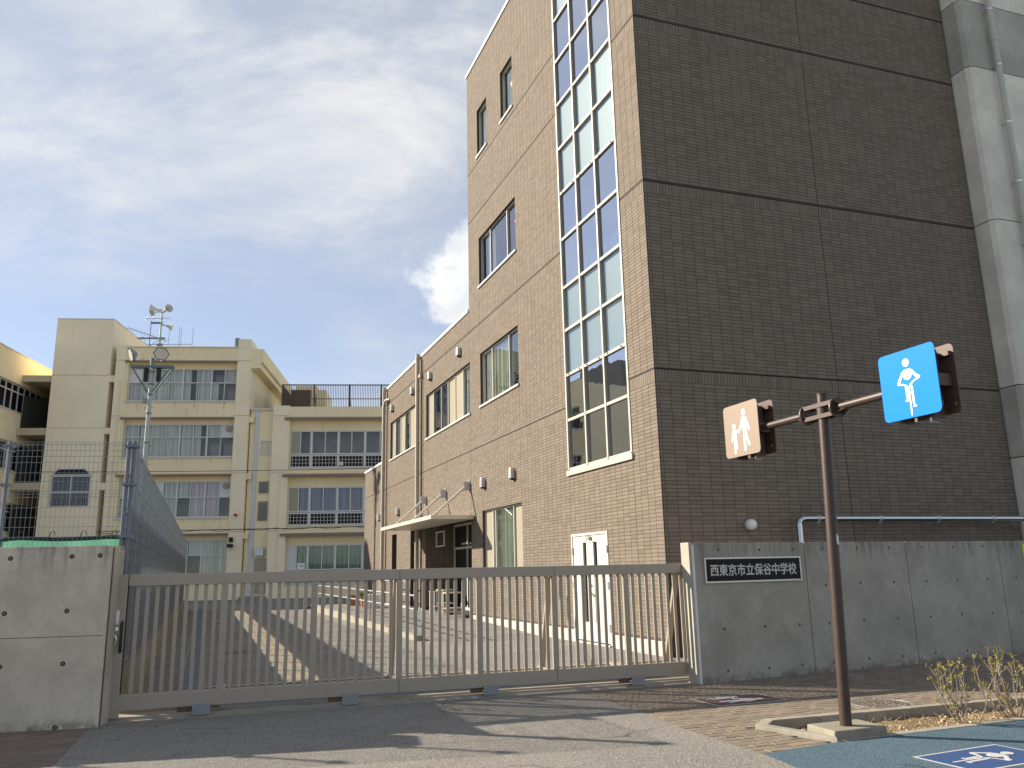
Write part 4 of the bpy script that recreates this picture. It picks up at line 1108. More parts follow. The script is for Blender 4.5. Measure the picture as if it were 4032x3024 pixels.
for x in np.arange(4.24, 13.5, 0.112): inst('fence_bar', bme, rfo, FC.p(x, -0.49, 12.42), radians(6))
for x in (4.22, 6.34, 8.67, 10.78, 12.9):
    MB().box(FC, x - 0.04, x + 0.04, -0.56, -0.42, 12.3, 13.96).build('fence_post', 'rail_rust', rfo)
    MB().tube([FC.p(x, -0.5, 13.6), FC.p(x, -1.6, 12.33)], 0.03, 6).build('fence_stay', 'rail_rust', rfo)
# return of the roof fence along the left edge, with brown sheeting
for i, dd_ in enumerate(np.arange(-0.6, -4.4, -0.12)): inst('fence_bar', bme, rfo, FC.p(4.2, dd_, 12.42), radians(6))
mb = MB(); mb.box(FC, 4.16, 4.22, -4.5, -0.5, 13.88, 13.95); mb.build('fence_rail', 'rail_rust', rfo)
MB().box(FC, 4.4, 5.75, -3.0, -2.9, 12.34, 14.1).build('sheet_screen', 'rail_rust', rb)

# ------------------------------------------------------------------ side wing of the school at the far left
lw = thing('school_side_wing', FW.p(1, -3, 0), 'cream school wing at the left edge with long dark window bands', 'building')
LWB = [(11.95, 13.75), (8.2, 10.0), (4.4, 6.2), (0.9, 2.8)]
S0, S1 = -3.6, 8.0
mb = MB()
wall_sheet(mb, FW, (S0, S1, 0, 15.68), [(S0 + 0.4, S1 - 0.5, a, b, 0.2) for a, b in LWB], 0.0, 0.2)
mb.quad(FW.p(S0, 0, 0), FW.p(S0, -9, 0), FW.p(S0, -9, 15.68), FW.p(S0, 0, 15.68)); mb.quad(FW.p(S0, 0, 15.68), FW.p(S1, 0, 15.68), FW.p(S1, -9, 15.68), FW.p(S0, -9, 15.68))
mb.build('wall', 'cream', lw, recalc=False)
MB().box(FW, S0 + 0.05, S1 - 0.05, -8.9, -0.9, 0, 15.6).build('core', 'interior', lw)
MB().box(FW, S0 - 0.02, S1, -0.3, 0.04, 15.682, 15.74).build('coping', 'alu', lw)
for k, (a, b) in enumerate(LWB):
    cols = list(np.arange(S0 + 1.2, S1 - 0.6, 0.8))
    window(lw, FW, S0 + 0.4, S1 - 0.5, a, b, -0.12, cols, [b - 0.52], [['g'] * (len(cols) + 1), ['g'] * (len(cols) + 1)], 'alu', bar=0.09, glass='glass_dim', sill=0.06)
# open walkway slabs joining wing and tower
for z0, z1 in ((14.0, 14.42), (10.5, 10.95), (7.0, 7.46), (3.4, 3.85)):
    MB().box(FC, -12.19, -10.39, -6, -0.02, z0, z1).build('walkway_slab', 'slab_stained', lw)
MB().box(FC, -12.15, -10.4, -6.4, -6.0, 0, 14.0).build('walkway_wall', 'interior_mid', lw)
for z0 in (10.95, 7.46, 3.85):
    mb = MB(); mb.add([FC.p(-12.15, -0.4, z0), FC.p(-10.42, -4.5, z0), FC.p(-10.42, -4.5, z0 + 2.2), FC.p(-12.15, -0.4, z0 + 2.2), FC.p(-12.1, -0.5, z0), FC.p(-10.42, -4.6, z0), FC.p(-10.42, -4.6, z0 + 2.2), FC.p(-12.1, -0.5, z0 + 2.2)], [(0, 1, 2, 3), (4, 7, 6, 5), (0, 4, 5, 1), (3, 2, 6, 7), (1, 5, 6, 2), (0, 3, 7, 4)])
    mb.build('dark_net', 'net_dark', lw)

nb = thing('apartment_block', (-52, 60, 0), 'dark apartment block beyond the left edge, mirrored in the tall glazing', 'building')
FN = Frame(-47, 50, 100, -1)
mb = MB(); mb.box(FN, 0, 9, -10, 0, 0, 19.5); mb.box(FN, 9, 16, -10, -0.5, 0, 22.5); mb.box(FN, 16, 30, -10, 0, 0, 18.5)
each(mb, 'wall', 'dark_render', nb)
for i in range(5):
    for j in range(6):
        MB().box(FN, 0.6 + j * 4.8, 3.4 + j * 4.8, 0.0, 0.6, 3.0 + i * 3.1, 4.1 + i * 3.1).build('balcony', 'dark_render', nb)
# ------------------------------------------------------------------ antenna mast with horn loudspeakers on the roof
am = thing('antenna_mast', FC.p(-4.3, -1.5, 16.36), 'steel roof mast with horn loudspeakers and television aerials', 'antenna')
def am_p(s, z, d=-1.5): return FC.p(s * 1.0, d, z)
MB().cyl(am_p(-4.28, 16.36), am_p(-4.28, 19.25), 0.07, 0.055, 10).build('mast', 'pole_steel', am, smooth=True)
MB().cyl(am_p(-4.95, 16.36), am_p(-4.95, 18.65), 0.03, n=8).build('side_mast', 'antenna', am)
def horn(p, dirv, r=0.27, ln=0.5):
    d = Vector(dirv).normalized(); p = Vector(p)
    prof = [(0, 0.05), (0.10, 0.05)] + [(0.1 + (ln - 0.1) * t, 0.05 + (r - 0.05) * t ** 1.9) for t in np.linspace(0.15, 1, 9)] + [(ln + 0.012, r + 0.008), (ln - 0.02, r - 0.02)] + [(0.1 + (ln - 0.12) * t, 0.03 + (r - 0.05) * t ** 1.9) for t in np.linspace(0.9, 0.1, 6)]
    h = MB().lathe(p, d, prof, 22).build('horn_speaker', 'horn_grey', am, smooth=True)
    MB().cyl(p - d * 0.16, p + d * 0.02, 0.085, n=12).build('driver', 'horn_grey', h, smooth=True)
un = Vector((FC.u[0], FC.u[1], 0)); nn = Vector((FC.n[0], FC.n[1], 0)); up = Vector((0, 0, 1))
horn(am_p(-4.42, 19.42), -un * 0.9 + nn * 0.1 + up * 0.12, 0.30, 0.62)
horn(am_p(-4.45, 19.25, -1.3), -un * 0.5 + nn * 0.45 - up * 0.35, 0.24, 0.5)
horn(am_p(-4.05, 19.42), un * 0.6 + nn * 0.62 + up * 0.05, 0.28, 0.45)
horn(am_p(-4.15, 18.35), un * 0.9 - nn * 0.2 - up * 0.22, 0.28, 0.6)
mb = MB()
mb.tube([am_p(-4.3, 19.2), am_p(-4.05, 19.30)], 0.03, 6); mb.tube([am_p(-4.3, 19.2), am_p(-4.5, 19.35)], 0.03, 6)
mb.box(FC, -4.95, -4.2, -1.55, -1.45, 18.42, 18.55); mb.box(FC, -5.75, -3.95, -1.55, -1.45, 17.34, 17.44)
mb.tube([am_p(-5.0, 16.8), am_p(-4.3, 17.3)], 0.02, 5); mb.tube([am_p(-4.95, 16.9), am_p(-4.5, 16.4)], 0.02, 5); mb.tube([am_p(-5.5, 17.6), am_p(-5.0, 16.7)], 0.015, 5)
mb.box(FC, -4.45, -4.1, -1.6, -1.4, 16.85, 17.0)
mb.build('mast_arm', 'antenna', am)
def yagi(p0, p1, els, name='aerial'):
    mb = MB(); p0 = Vector(p0); p1 = Vector(p1)
    mb.tube([p0, p1], 0.022, 5)
    for t, h, dv in els:
        c_ = p0.lerp(p1, t); dv = Vector(dv).normalized(); mb.tube([c_ - dv * h, c_ + dv * h], 0.011, 4)
    mb.build(name, 'antenna', am)
ev = un * 0.75 + nn * 0.5 + up * 0.16
yagi(am_p(-6.45, 18.12), am_p(-3.85, 17.2), [(t, 0.28 + 0.16 * t, ev) for t in np.linspace(0, 1, 11)])
yagi(am_p(-5.3, 18.78), am_p(-3.7, 18.86), [(t, 0.07, up * 0.8 + un * 0.5) for t in np.linspace(0.1, 1, 16)] + [(0.0, 0.16, up), (0.02, 0.14, up + un * .5)])
yagi(am_p(-5.05, 16.95), am_p(-2.15, 16.98), [])
mb = MB()
for s, z0, z1 in ((-3.72, 17.0, 18.05), (-3.05, 16.5, 18.2), (-2.93, 16.5, 18.2), (-2.15, 16.4, 18.15)): mb.tube([am_p(s, z0), am_p(s + 0.03, z1)], 0.014, 5)
each(mb, 'whip_aerial', 'antenna', am)

# ------------------------------------------------------------------ floodlight pole in the yard
pole = np.array([-17.15, 37.9]); k_ = 0.725
fp = thing('floodlight_pole', (pole[0], pole[1], 0), 'tall galvanised floodlight pole with two hexagonal lamps behind the fence', 'light pole')
FPn = Frame(pole[0], pole[1], 6, -1)
MB().cyl((pole[0], pole[1], 0), (pole[0], pole[1], 11.65), 0.125, 0.085, 16).build('pole', 'pole_steel', fp, smooth=True)
mb = MB()
for z in (7.6, 9.0, 9.9, 10.4, 11.0): mb.cyl((pole[0], pole[1], z), (pole[0], pole[1], z + 0.06), 0.128, n=16)
for z in np.arange(3, 9.6, 0.9): mb.tube([FPn.p(-0.24, 0, z), FPn.p(0.24, 0, z)], 0.011, 5)
mb.build('pole_band', 'pole_bracket', fp)
mb = MB()
mb.box(FPn, -0.95, 1.0, 0.08, 0.16, 11.22, 11.34); mb.box(FPn, -0.95, 1.0, -0.16, -0.08, 11.22, 11.34)
for q in (-1, 1): mb.tube([FPn.p(0.86 * q, 0.12, 11.2), FPn.p(0.1 * q, 0.12, 10.0)], 0.035, 6); mb.tube([FPn.p(0.9 * q, -0.12, 11.2), FPn.p(0.1 * q, -0.12, 10.0)], 0.035, 6)
mb.cyl(FPn.p(0, 0, 11.4), FPn.p(0, 0, 11.7), 0.10, n=12)
mb.build('crossarm', 'pole_bracket', fp)
for q in (-0.24, 0.34): MB().box(FPn, q - 0.09, q + 0.09, -0.05, 0.10, 10.55, 11.2).build('ballast_box', 'cable_black', fp)
def flood(c_, dirv, roll=0.0):
    d = Vector(dirv).normalized(); e = d.cross(Vector((0, 0, 1))).normalized(); g = e.cross(d); c_ = Vector(c_)
    def ring(r, h): return [c_ + d * h + (e * cos(2 * pi * i / 6 + roll) + g * sin(2 * pi * i / 6 + roll) * 0.9) * r for i in range(6)]
    mb = MB(); R1, R2, R3 = ring(0.13, -0.30), ring(0.36, -0.10), ring(0.385, 0.0)
    mb.add(R1 + R2 + R3, [tuple(range(6))] + [(k * 6 + i, k * 6 + (i + 1) % 6, (k + 1) * 6 + (i + 1) % 6, (k + 1) * 6 + i) for k in (0, 1) for i in range(6)])
    lo = mb.build('floodlight', 'gate_steel', fp)
    MB().add(ring(0.345, -0.012), [tuple(range(6))]).build('lens', 'lamp_glass', lo, recalc=False)
    MB().tube([c_ - d * 0.28, c_ - d * 0.2 - Vector((0, 0, 0.42))], 0.035, 6).build('lamp_arm', 'pole_bracket', lo)
flood(FPn.p(-1.02, 0.1, 11.83), un * -0.85 + nn * 0.5 - up * 0.35)
flood(FPn.p(0.45, 0.25, 11.86), un * 0.05 + nn * 0.9 - up * 0.42, 0.1)
MB().box(FPn, -0.3, -0.14, -0.05, 0.05, 9.5, 9.75).build('junction_box', 'gate_steel', fp)
fp.location = (-19.1, 42.2, -0.17); fp.scale = (1.113,) * 3

# ------------------------------------------------------------------ cables across the school front
def cable(p0, p1, sag, r, label, extra=0.0):
    P = []; p0 = Vector(p0); p1 = Vector(p1)
    for t in np.linspace(0, 1, 25):
        q = p0.lerp(p1, t); q.z -= sag * 4 * t * (1 - t) + extra * 0.06 * sin(t * 55); P.append(q)
    mid = p0.lerp(p1, 0.5)
    MB().tube(P, r, 5).build('overhead_cable', 'cable_black', loc=(p0.x, p0.y, p0.z), label=label, cat='cable')
cable(FC.p(-10.4, 1.0, 8.02), FC.p(13.5, 1.0, 8.12), 0.1, 0.018, 'thin black cable crossing the cream school above its second-floor windows')
cable(FC.p(-6.3, 1.0, 4.30), FC.p(13.5, 1.0, 4.40), 0.05, 0.025, 'lower black cable crossing the cream school just above the ground-floor eaves')
cable(FC.p(-6.3, 1.05, 4.20), FC.p(13.5, 1.05, 4.33), 0.0, 0.016, 'wavy slack black cable just under the lower straight cable', 1.2)

# ================================================================== concrete boundary walls
def tie_holes(F, pts, parent, d=0.0, r=0.015):
    for a, z in pts:
        mb = MB(); mb.lathe(F.p(a, d + 0.0012, z), (F.n[0], F.n[1], 0), [(0, r * 1.25), (0.0006, r * 1.1), (0.0004, r * 0.8), (-0.0008, r * 0.7)], 12)
        mb.cur = 1; mb.lathe(F.p(a, d + 0.0009, z), (F.n[0], F.n[1], 0), [(0, r * 0.9), (0.0001, 0.0)], 12)
        mb.build('tie_hole', ['joint_dark', 'pour_dark'], parent)
rw = thing('boundary_wall', FR.p(3, 0, 0), 'long weathered grey concrete wall to the right of the gate carrying the name plate', 'wall')
edges = [-0.27, 1.675, 3.725, 5.855, 7.95, 10.0]
for i in range(5):
    a, b = edges[i] + (0.006 if i else 0), edges[i + 1] - 0.006
    mb = MB(); mb.box(FR, a, b, -0.17, 0.0, -0.12, 1.79)
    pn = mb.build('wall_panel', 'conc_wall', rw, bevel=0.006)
    w = b - a; k = 3
    xs = [a + w * (j + 0.5) / k for j in range(k)] if i else [0.25 - 0.1, 0.85, 1.45]
    pts = [(x + random.uniform(-.01, .01), z + random.uniform(-.008, .008)) for x in xs for z in (0.13, 0.66, 1.19, 1.70) if not (i == 0 and z == 1.19)]
    tie_holes(FR, pts, pn)
    MB().box(FR, a + 0.002, b - 0.002, 0.0, 0.0012, 0.925, 0.931).build('pour_line', 'conc_wall', pn)
MB().box(FR, -0.25, 9.9, -0.15, -0.02, -0.1, 1.76).build('joint_filler', 'joint_dark', rw)
# pale rendered end of the wall beside the gate
mb = MB(); mb.box(FR, -0.33, -0.272, -0.20, -0.02, -0.05, 1.80); mb.build('end_cap', 'conc_cap', rw, bevel=0.004)
mb = MB(); mb.box(FR, -0.30, -0.268, -0.018, 0.006, -0.02, 1.77); mb.build('corner_strip', 'alu', rw)

ll = thing('gate_wall', FL.p(-0.7, -0.2, 0), 'stained grey concrete wall block left of the gate under the mesh fence', 'wall')
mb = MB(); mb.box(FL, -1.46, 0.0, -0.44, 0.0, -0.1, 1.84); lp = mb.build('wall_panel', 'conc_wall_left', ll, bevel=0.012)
tie_holes(FL, [(-1.0, 1.72), (-0.40, 1.73), (-0.12, 1.735), (-1.0, 1.16), (-0.40, 1.17), (-0.99, 0.63), (-0.39, 0.64), (-0.41, 0.02)], lp, r=0.020)
mb = MB(); mb.box(FL, -1.455, -0.03, 0.0, 0.0012, 0.907, 0.914); mb.build('pour_line', 'pour_dark', lp)
mb = MB(); mb.box(FL, 0.001, 0.010, -0.43, -0.055, 0.0, 1.80); mb.build('end_strip', 'conc_cap', ll)
mb = MB(); mb.box(FL, 0.001, 0.008, -0.05, -0.03, 0.0, 1.82); mb.build('seal_strip', 'rust_cable', ll)
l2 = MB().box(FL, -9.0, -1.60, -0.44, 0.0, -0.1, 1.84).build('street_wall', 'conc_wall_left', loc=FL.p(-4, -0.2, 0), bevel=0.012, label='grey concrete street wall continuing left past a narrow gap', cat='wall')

# name plate
np_ = thing('name_plate', FR.p(0.72, 0.02, 1.43), 'black school name plate with silver Japanese characters on the concrete wall', 'name plate')
A0_, A1_, Z0_, Z1_ = -0.10, 1.54, 1.285, 1.575
MB().box(FR, A0_, A1_, 0.002, 0.022, Z0_, Z1_).build('board', 'plate_black', np_)
mb = MB()
for a, b, z, w in ((A0_ - .022, A1_ + .022, Z0_ - .022, Z0_), (A0_ - .022, A1_ + .022, Z1_, Z1_ + .022), (A0_ - .022, A0_, Z0_, Z1_), (A1_, A1_ + .022, Z0_, Z1_)): mb.box(FR, a, b, 0.0015, 0.030, z, w)
mb.build('plate_frame', 'plate_metal', np_)
def text_mesh(body, size, width, bold):
    cu = bpy.data.curves.new('lettering', 'FONT'); cu.body = body; cu.size = size; cu.offset = bold; cu.extrude = 0.002; cu.align_x = 'CENTER'; cu.align_y = 'CENTER'; cu.resolution_u = 3
    o = bpy.data.objects.new('lettering', cu); col.objects.link(o); bpy.context.view_layer.update()
    me = bpy.data.meshes.new_from_object(o.evaluated_get(bpy.context.evaluated_depsgraph_get()))
    bpy.data.objects.remove(o); bpy.data.curves.remove(cu)
    n = len(me.vertices); co = np.zeros(n * 3); me.vertices.foreach_get('co', co); co = co.reshape(-1, 3)
    lo, hi = co.min(0), co.max(0); co[:, 0] = (co[:, 0] - (lo[0] + hi[0]) / 2) * width / (hi[0] - lo[0]); co[:, 1] -= (lo[1] + hi[1]) / 2
    return me, co
try:
    tme_, co = text_mesh('西東京市立保谷中学校', 0.165, 1.50, 0.0)
    base = OFF[np_.name]
    n_ = len(co); fs_ = [tuple(p.vertices) for p in tme_.polygons]; V_ = []; F_ = []
    for q, (ox, oz) in enumerate(((0, 0), (0.0035, 0), (-0.0035, 0), (0, 0.003), (0, -0.003), (0.0026, 0.0024), (-0.0026, -0.0024))):   # heavy stroke weight
        V_ += [FR.p(0.72 + x + ox, 0.0245 + z + 0.00012 * q, 1.43 + y + oz) for x, y, z in co]; F_ += [tuple(i + q * n_ for i in f) for f in fs_]
    lb = MB(); lb.v = V_; lb.f = F_; lb.mi = [0] * len(F_)
    lb.build('lettering', 'letter_silver', np_, recalc=False)
except Exception as ex:
    print('text failed', ex)

# yellow notice at the right end of the wall
MB().box(FR, 6.46, 7.0, 0.002, 0.012, 1.15, 1.74).build('yellow_notice', 'yellow_sign', loc=FR.p(6.7, 0, 1.15), label='yellow notice fixed on the concrete wall at the right edge', cat='sign')

# ================================================================== sliding gate
gate = thing('sliding_gate', FG.p(3.5, 0, 0), 'long bronze metal sliding gate with vertical bars closing the school entrance', 'gate')
GT = 1.53
for a, b in ((0.075, 3.088), (3.092, 5.078), (5.082, 7.03)):
    MB().box(FG, a, b, -0.075, 0.0, 1.405, GT).build('top_rail', 'gate_bronze', gate, bevel=0.006)
    MB().box(FG, a if a > 1 else 0.04, b, -0.09, 0.004, 0.105, 0.265).build('bottom_rail', 'gate_bronze', gate, bevel=0.006)
MB().box(FG, -0.055, 0.068, -0.09, 0.012, 0.03, GT).build('lock_stile', 'gate_bronze', gate, bevel=0.006)
MB().box(FG, 0.0685, 0.0745, -0.07, -0.004, 0.27, GT).build('stile_gap', 'joint_dark', gate)
bm_ = MB(); bm_.box(WORLD, -0.021, 0.021, -0.011, 0.011, 0, 1.142); bo = bm_.build('bar', 'gate_bronze', bevel=0.003); bmesh_ = bo.data; bpy.data.objects.remove(bo)
posts = [1.085, 2.085, 3.09, 4.09, 5.08, 6.085, 7.0]
start = 0.07
for p_ in posts:
    n = round((p_ - start) / 0.1015)
    for i in range(1, n): inst('bar', bmesh_, gate, FG.p(start + (p_ - start) * i / n, -0.038, 0.264), radians(17.3))
    start = p_
for p_ in posts[:-1]:
    MB().box(FG, p_ - 0.036, p_ + 0.036, -0.062, -0.006, 0.264, 1.406).build('post', 'gate_bronze', gate, bevel=0.004)
    MB().box(FG, p_ - 0.05, p_ + 0.05, -0.62, -0.091, 0.19, 0.25).build('cross_member', 'gate_bronze', gate)
MB().box(FG, 0.9, 7.03, -0.64, -0.56, 0.15, 0.23).build('rear_rail', 'gate_bronze', gate, bevel=0.004)
for p_ in (3.09, 5.08, 6.9):
    mb = MB()
    c0, c1 = FG.p(p_ - 0.03, -0.076, 1.38), FG.p(p_ - 0.03, -0.60, 0.23)
    P = [FG.p(p_ - 0.06, -0.070, 1.40), FG.p(p_ + 0.01, -0.070, 1.40), FG.p(p_ + 0.01, -0.11, 1.40), FG.p(p_ - 0.06, -0.11, 1.40), FG.p(p_ - 0.06, -0.50, 0.23), FG.p(p_ + 0.01, -0.50, 0.23), FG.p(p_ + 0.01, -0.55, 0.23), FG.p(p_ - 0.06, -0.55, 0.23)]
    mb.add(P, [(0, 1, 2, 3), (4, 5, 6, 7), (0, 1, 5, 4), (1, 2, 6, 5), (2, 3, 7, 6), (3, 0, 4, 7)])
    mb.build('brace', 'gate_bronze', gate)
for s in (0.905, 2.525, 4.215, 6.175):
    w = MB().box(FG, s - 0.095, s + 0.095, 0.004, 0.03, 0.015, 0.125).build('wheel_cover', 'gate_steel', gate, bevel=0.004)
    mb = MB()
    for x in (-0.075, 0.075):
        for z in (0.035, 0.105): mb.cyl(FG.p(s + x, 0.03, z), FG.p(s + x, 0.034, z), 0.006, n=6)
    each(mb, 'bolt', 'vent_steel', w)
    MB().cyl(FG.p(s, -0.06, 0.062), FG.p(s, -0.02, 0.062), 0.05, n=16).build('wheel', 'gate_steel', gate, smooth=True)
    MB().box(FG, s - 0.25, s - 0.10, -0.06, -0.01, 0.05, 0.104).build('wheel_bracket', 'rust_cable', gate)
MB().box(FG, 1.1, 6.6, -0.03, -0.02, 0.075, 0.105).build('gear_rack', 'gate_steel', gate)
# lock, handle and lever on the stile
mb = MB(); mb.tube([FG.p(0.045, 0.012, 1.02), FG.p(0.045, 0.05, 1.02), FG.p(0.045, 0.055, 1.0), FG.p(0.045, 0.055, 0.74), FG.p(0.045, 0.05, 0.72), FG.p(0.045, 0.012, 0.72)], 0.016, 8); mb.build('pull_handle', 'black_plastic', gate, smooth=True)
MB().cyl(FG.p(-0.012, 0.012, 0.955), FG.p(-0.012, 0.02, 0.955), 0.022, n=16).build('lock_cylinder', 'chrome', gate)
mb = MB(); mb.cyl(FG.p(-0.015, 0.012, 0.88), FG.p(-0.015, 0.04, 0.88), 0.015, n=10); mb.tube([FG.p(-0.015, 0.035, 0.88), FG.p(0.0, 0.04, 0.86), FG.p(0.0, 0.04, 0.82), FG.p(-0.02, 0.04, 0.77)], [0.011, 0.010, 0.008, 0.005], 8); mb.build('lever', 'chrome', gate, smooth=True)
MB().box(FG, -0.028, 0.008, 0.012, 0.014, 1.0, 1.15).build('lock_plate', 'white_paint', gate)

# ================================================================== mesh fence
fh = [3.06, 3.03, 2.96, 2.89, 2.82, 2.70, 2.60, 2.49, 2.455, 2.42, 2.30, 2.19, 2.08, 1.97, 1.86, 1.72, 1.69, 1.66, 1.54, 1.42, 1.30, 1.18, 1.06, 0.94, 0.82, 0.70, 0.58, 0.46]
def fence_run(F, s0, s1, bay, label, name, zb, flip):
    ww = 0.0015
    t = thing(name, F.p((s0 + s1) / 2, 0, 0), label, 'fence')
    n = max(1, round(abs(s1 - s0) / bay)); st = (s1 - s0) / n
    for i in range(n + 1):
        a = s0 + st * i
        p_ = MB().cyl(F.p(a, -0.05 * flip, zb - 0.2), F.p(a, -0.05 * flip, 3.08), 0.024, n=12).build('fence_post', 'fence_grey', t, smooth=True)
        mb = MB()
        for z in (3.0, 2.55, 1.95, 1.2): mb.box(F, a - 0.055, a + 0.055, min(-0.012, -0.09 * flip), max(0.012, -0.09 * flip), z, z + 0.03)
        each(mb, 'clamp', 'fence_grey', p_)
    for i in range(n):
        a, b = s0 + st * i, s0 + st * (i + 1); lo, hi = min(a, b) + 0.01, max(a, b) - 0.01
        mb = MB()
        m = int((hi - lo) / 0.05)
        for k in range(m + 1):
            x = lo + (hi - lo) * k / m
            mb.box(F, x - ww, x + ww, -ww, ww, zb, 3.05)
        for j, z in enumerate(fh):
            if z < zb: continue
            mb.box(F, lo, hi, 0.0021, 0.006, z - 0.002, z + 0.002)
        # folded top: short sloping wires
        for k in range(0, m + 1): x = lo + (hi - lo) * k / m; mb.add([F.p(x - .002, 0.0, 3.05), F.p(x + .002, 0.0, 3.05), F.p(x + .002, 0.05, 3.0), F.p(x - .002, 0.05, 3.0)], [(0, 1, 2, 3)])
        mb.build('mesh_panel', 'fence_wire', t, recalc=False)
        MB().box(F, lo - 0.004, lo + 0.008, 0.007, 0.012, zb, 3.05).build('panel_edge', 'rail_grey', t)
    return t
f1 = fence_run(FF, -4.1, 0.0, 1.37, 'grey welded mesh fence standing behind the left concrete wall', 'mesh_fence', 0.5, 1)
f2 = fence_run(FS, 0.04, 31.0, 1.36, 'grey welded mesh fence running back along the left side of the yard', 'mesh_fence', 0.46, 1)
kb = thing('fence_kerb', FS.p(12, 0, 0), 'low concrete kerb wall under the mesh fence along the yard', 'kerb')
for i in range(20):
    a = 0.3 + i * 1.5
    MB().box(FS, a, a + 1.485, -0.12, 0.10, -0.1, 0.43 + random.uniform(-.004, .004)).build('kerb_block', 'conc_block', kb, bevel=0.01)
def sheet(F, s0, s1, d, z0, z1, name, mats, label, cat, sag=0.02):
    n = 60; P = []; Q = []
    mb = MB()
    for i in range(n + 1):
        a = s0 + (s1 - s0) * i / n; t = i / n
        zt = z1 - sag * abs(sin(t * abs(s1 - s0) / 0.95 * pi)) ; w = 0.012 * sin(a * 7) + 0.008 * sin(a * 17)
        P += [F.p(a, d + w, z0), F.p(a, d + w, zt - 0.045)]
        Q += [F.p(a, d + w, zt - 0.045), F.p(a, d + w + 0.004, zt)]
    f = [(2 * i, 2 * i + 2, 2 * i + 3, 2 * i + 1) for i in range(n)]
    r = thing(name, F.p((s0 + s1) / 2, d, z0), label, cat)
    MB().add(P, f).build('sheet', mats[0], r, recalc=False, smooth=True)
    MB().add(Q, f).build('hem', mats[1], r, recalc=False, smooth=True)
    mb = MB()
    for i in range(int(abs(s1 - s0) / 0.32)):
        a = s0 + (s1 - s0) * (i + 0.5) / int(abs(s1 - s0) / 0.32)
        mb.tube([F.p(a, d, z1 - 0.03), F.p(a + 0.03, d + 0.05, z1 + 0.04), F.p(a + 0.07, d + 0.055, z1 + 0.05), F.p(a + 0.08, d + 0.05, z1 + 0.0)], 0.005, 5)
    mb.build('tie', 'cable_black', r)
sheet(FF, -4.0, -0.02, -0.06, 0.5, 1.985, 'green_sheet', ('sheet_green', 'band_green'), 'light green sheet with dark hem tied to the fence behind the left wall', 'sheet')
sheet(FS, 0.08, 30.9, -0.06, 0.44, 1.37, 'grey_sheet', ('sheet_grey', 'band_green'), 'lower grey sheet tied along the yard fence on the left', 'sheet')
sheet(FS, 0.08, 2.7, -0.075, 1.30, 1.80, 'grey_sheet', ('sheet_grey', 'band_green'), 'short grey sheet added to block sun through the gap at the near end of the yard fence', 'sheet')  # extra piece, added only to stop sun passing between the two long sheets
sheet(FS, 0.08, 30.9, -0.06, 1.76, 2.30, 'grey_sheet', ('sheet_grey', 'band_green'), 'upper grey sheet tied along the yard fence above the gap', 'sheet')
mb = MB(); mb.box(FS, 0.08, 30.8, -0.045, -0.042, 1.67, 1.755); mb.build('green_tape', 'sheet_green', loc=FS.p(10, -0.04, 1.7), label='thin strip of green sheet seen through the yard fence', cat='sheet')

# ================================================================== sign post
SP = np.array([2.907, 7.80])
AZ_ARM = -69.9
sg = thing('path_sign', (SP[0], SP[1], 0.07), 'brown steel path sign post with two arms carrying walker and cyclist panels', 'sign')
top = Vector((SP[0] + 0.11, SP[1] + 0.02, 3.09)); bot = Vector((SP[0], SP[1], 0.06))
MB().tube([bot, bot.lerp(top, 0.5), top], 0.052, 20).build('post', 'post_brown', sg, smooth=True)
MB().cyl(top, top + Vector((0, 0, 0.012)), 0.056, n=20).build('post_cap', 'post_brown', sg, smooth=True)
c_ = bot.lerp(top, (2.93 - 0.06) / (3.09 - 0.06))
FQ = Frame(c_.x, c_.y, AZ_ARM, -1)
ZA = 2.93
for q, (a, b) in (('l', (-0.23, -0.90)), ('r', (0.20, 0.90))):
    MB().cyl(FQ.p(a, 0, ZA), FQ.p(b, 0, ZA), 0.038, n=16).build('arm', 'post_brown', sg, smooth=True)
    s = 1 if b > 0 else -1
    mb = MB(); mb.cyl(FQ.p(a - 0.012 * s, 0, ZA), FQ.p(a + 0.006 * s, 0, ZA), 0.10, n=24)
    for w in range(4):
        an = pi / 4 + w * pi / 2
        p1 = FQ.p(a, 0.095 * cos(an), ZA + 0.095 * sin(an)); p2 = FQ.p(a + 0.13 * s, 0.036 * cos(an), ZA + 0.036 * sin(an)); p3 = FQ.p(a, 0.036 * cos(an), ZA + 0.036 * sin(an))
        mb.quad(p1, p2, p3)
    mb.build('flange', 'bracket_brown', sg, smooth=False)
mb = MB()
for z in (ZA - 0.055, ZA + 0.055): mb.box(FQ, -0.225, 0.195, 0.054, 0.064, z - 0.02, z + 0.02); mb.box(FQ, -0.225, 0.195, -0.064, -0.054, z - 0.02, z + 0.02)
mb.cyl(FQ.p(0, 0, ZA - 0.075), FQ.p(0, 0, ZA + 0.075), 0.060, n=20)
mb.build('clamp', 'bracket_brown', sg)
def rounded(cx, cz, w, h, r, n=6):
    P = []
    for (x, z, a) in ((w - r, h - r, 0), (-w + r, h - r, pi / 2), (-w + r, -h + r, pi), (w - r, -h + r, 1.5 * pi)):
        for i in range(n + 1): t = a + pi / 2 * i / n; P.append((cx + x + r * cos(t), cz + z + r * sin(t)))
    return P
_lay = [0]
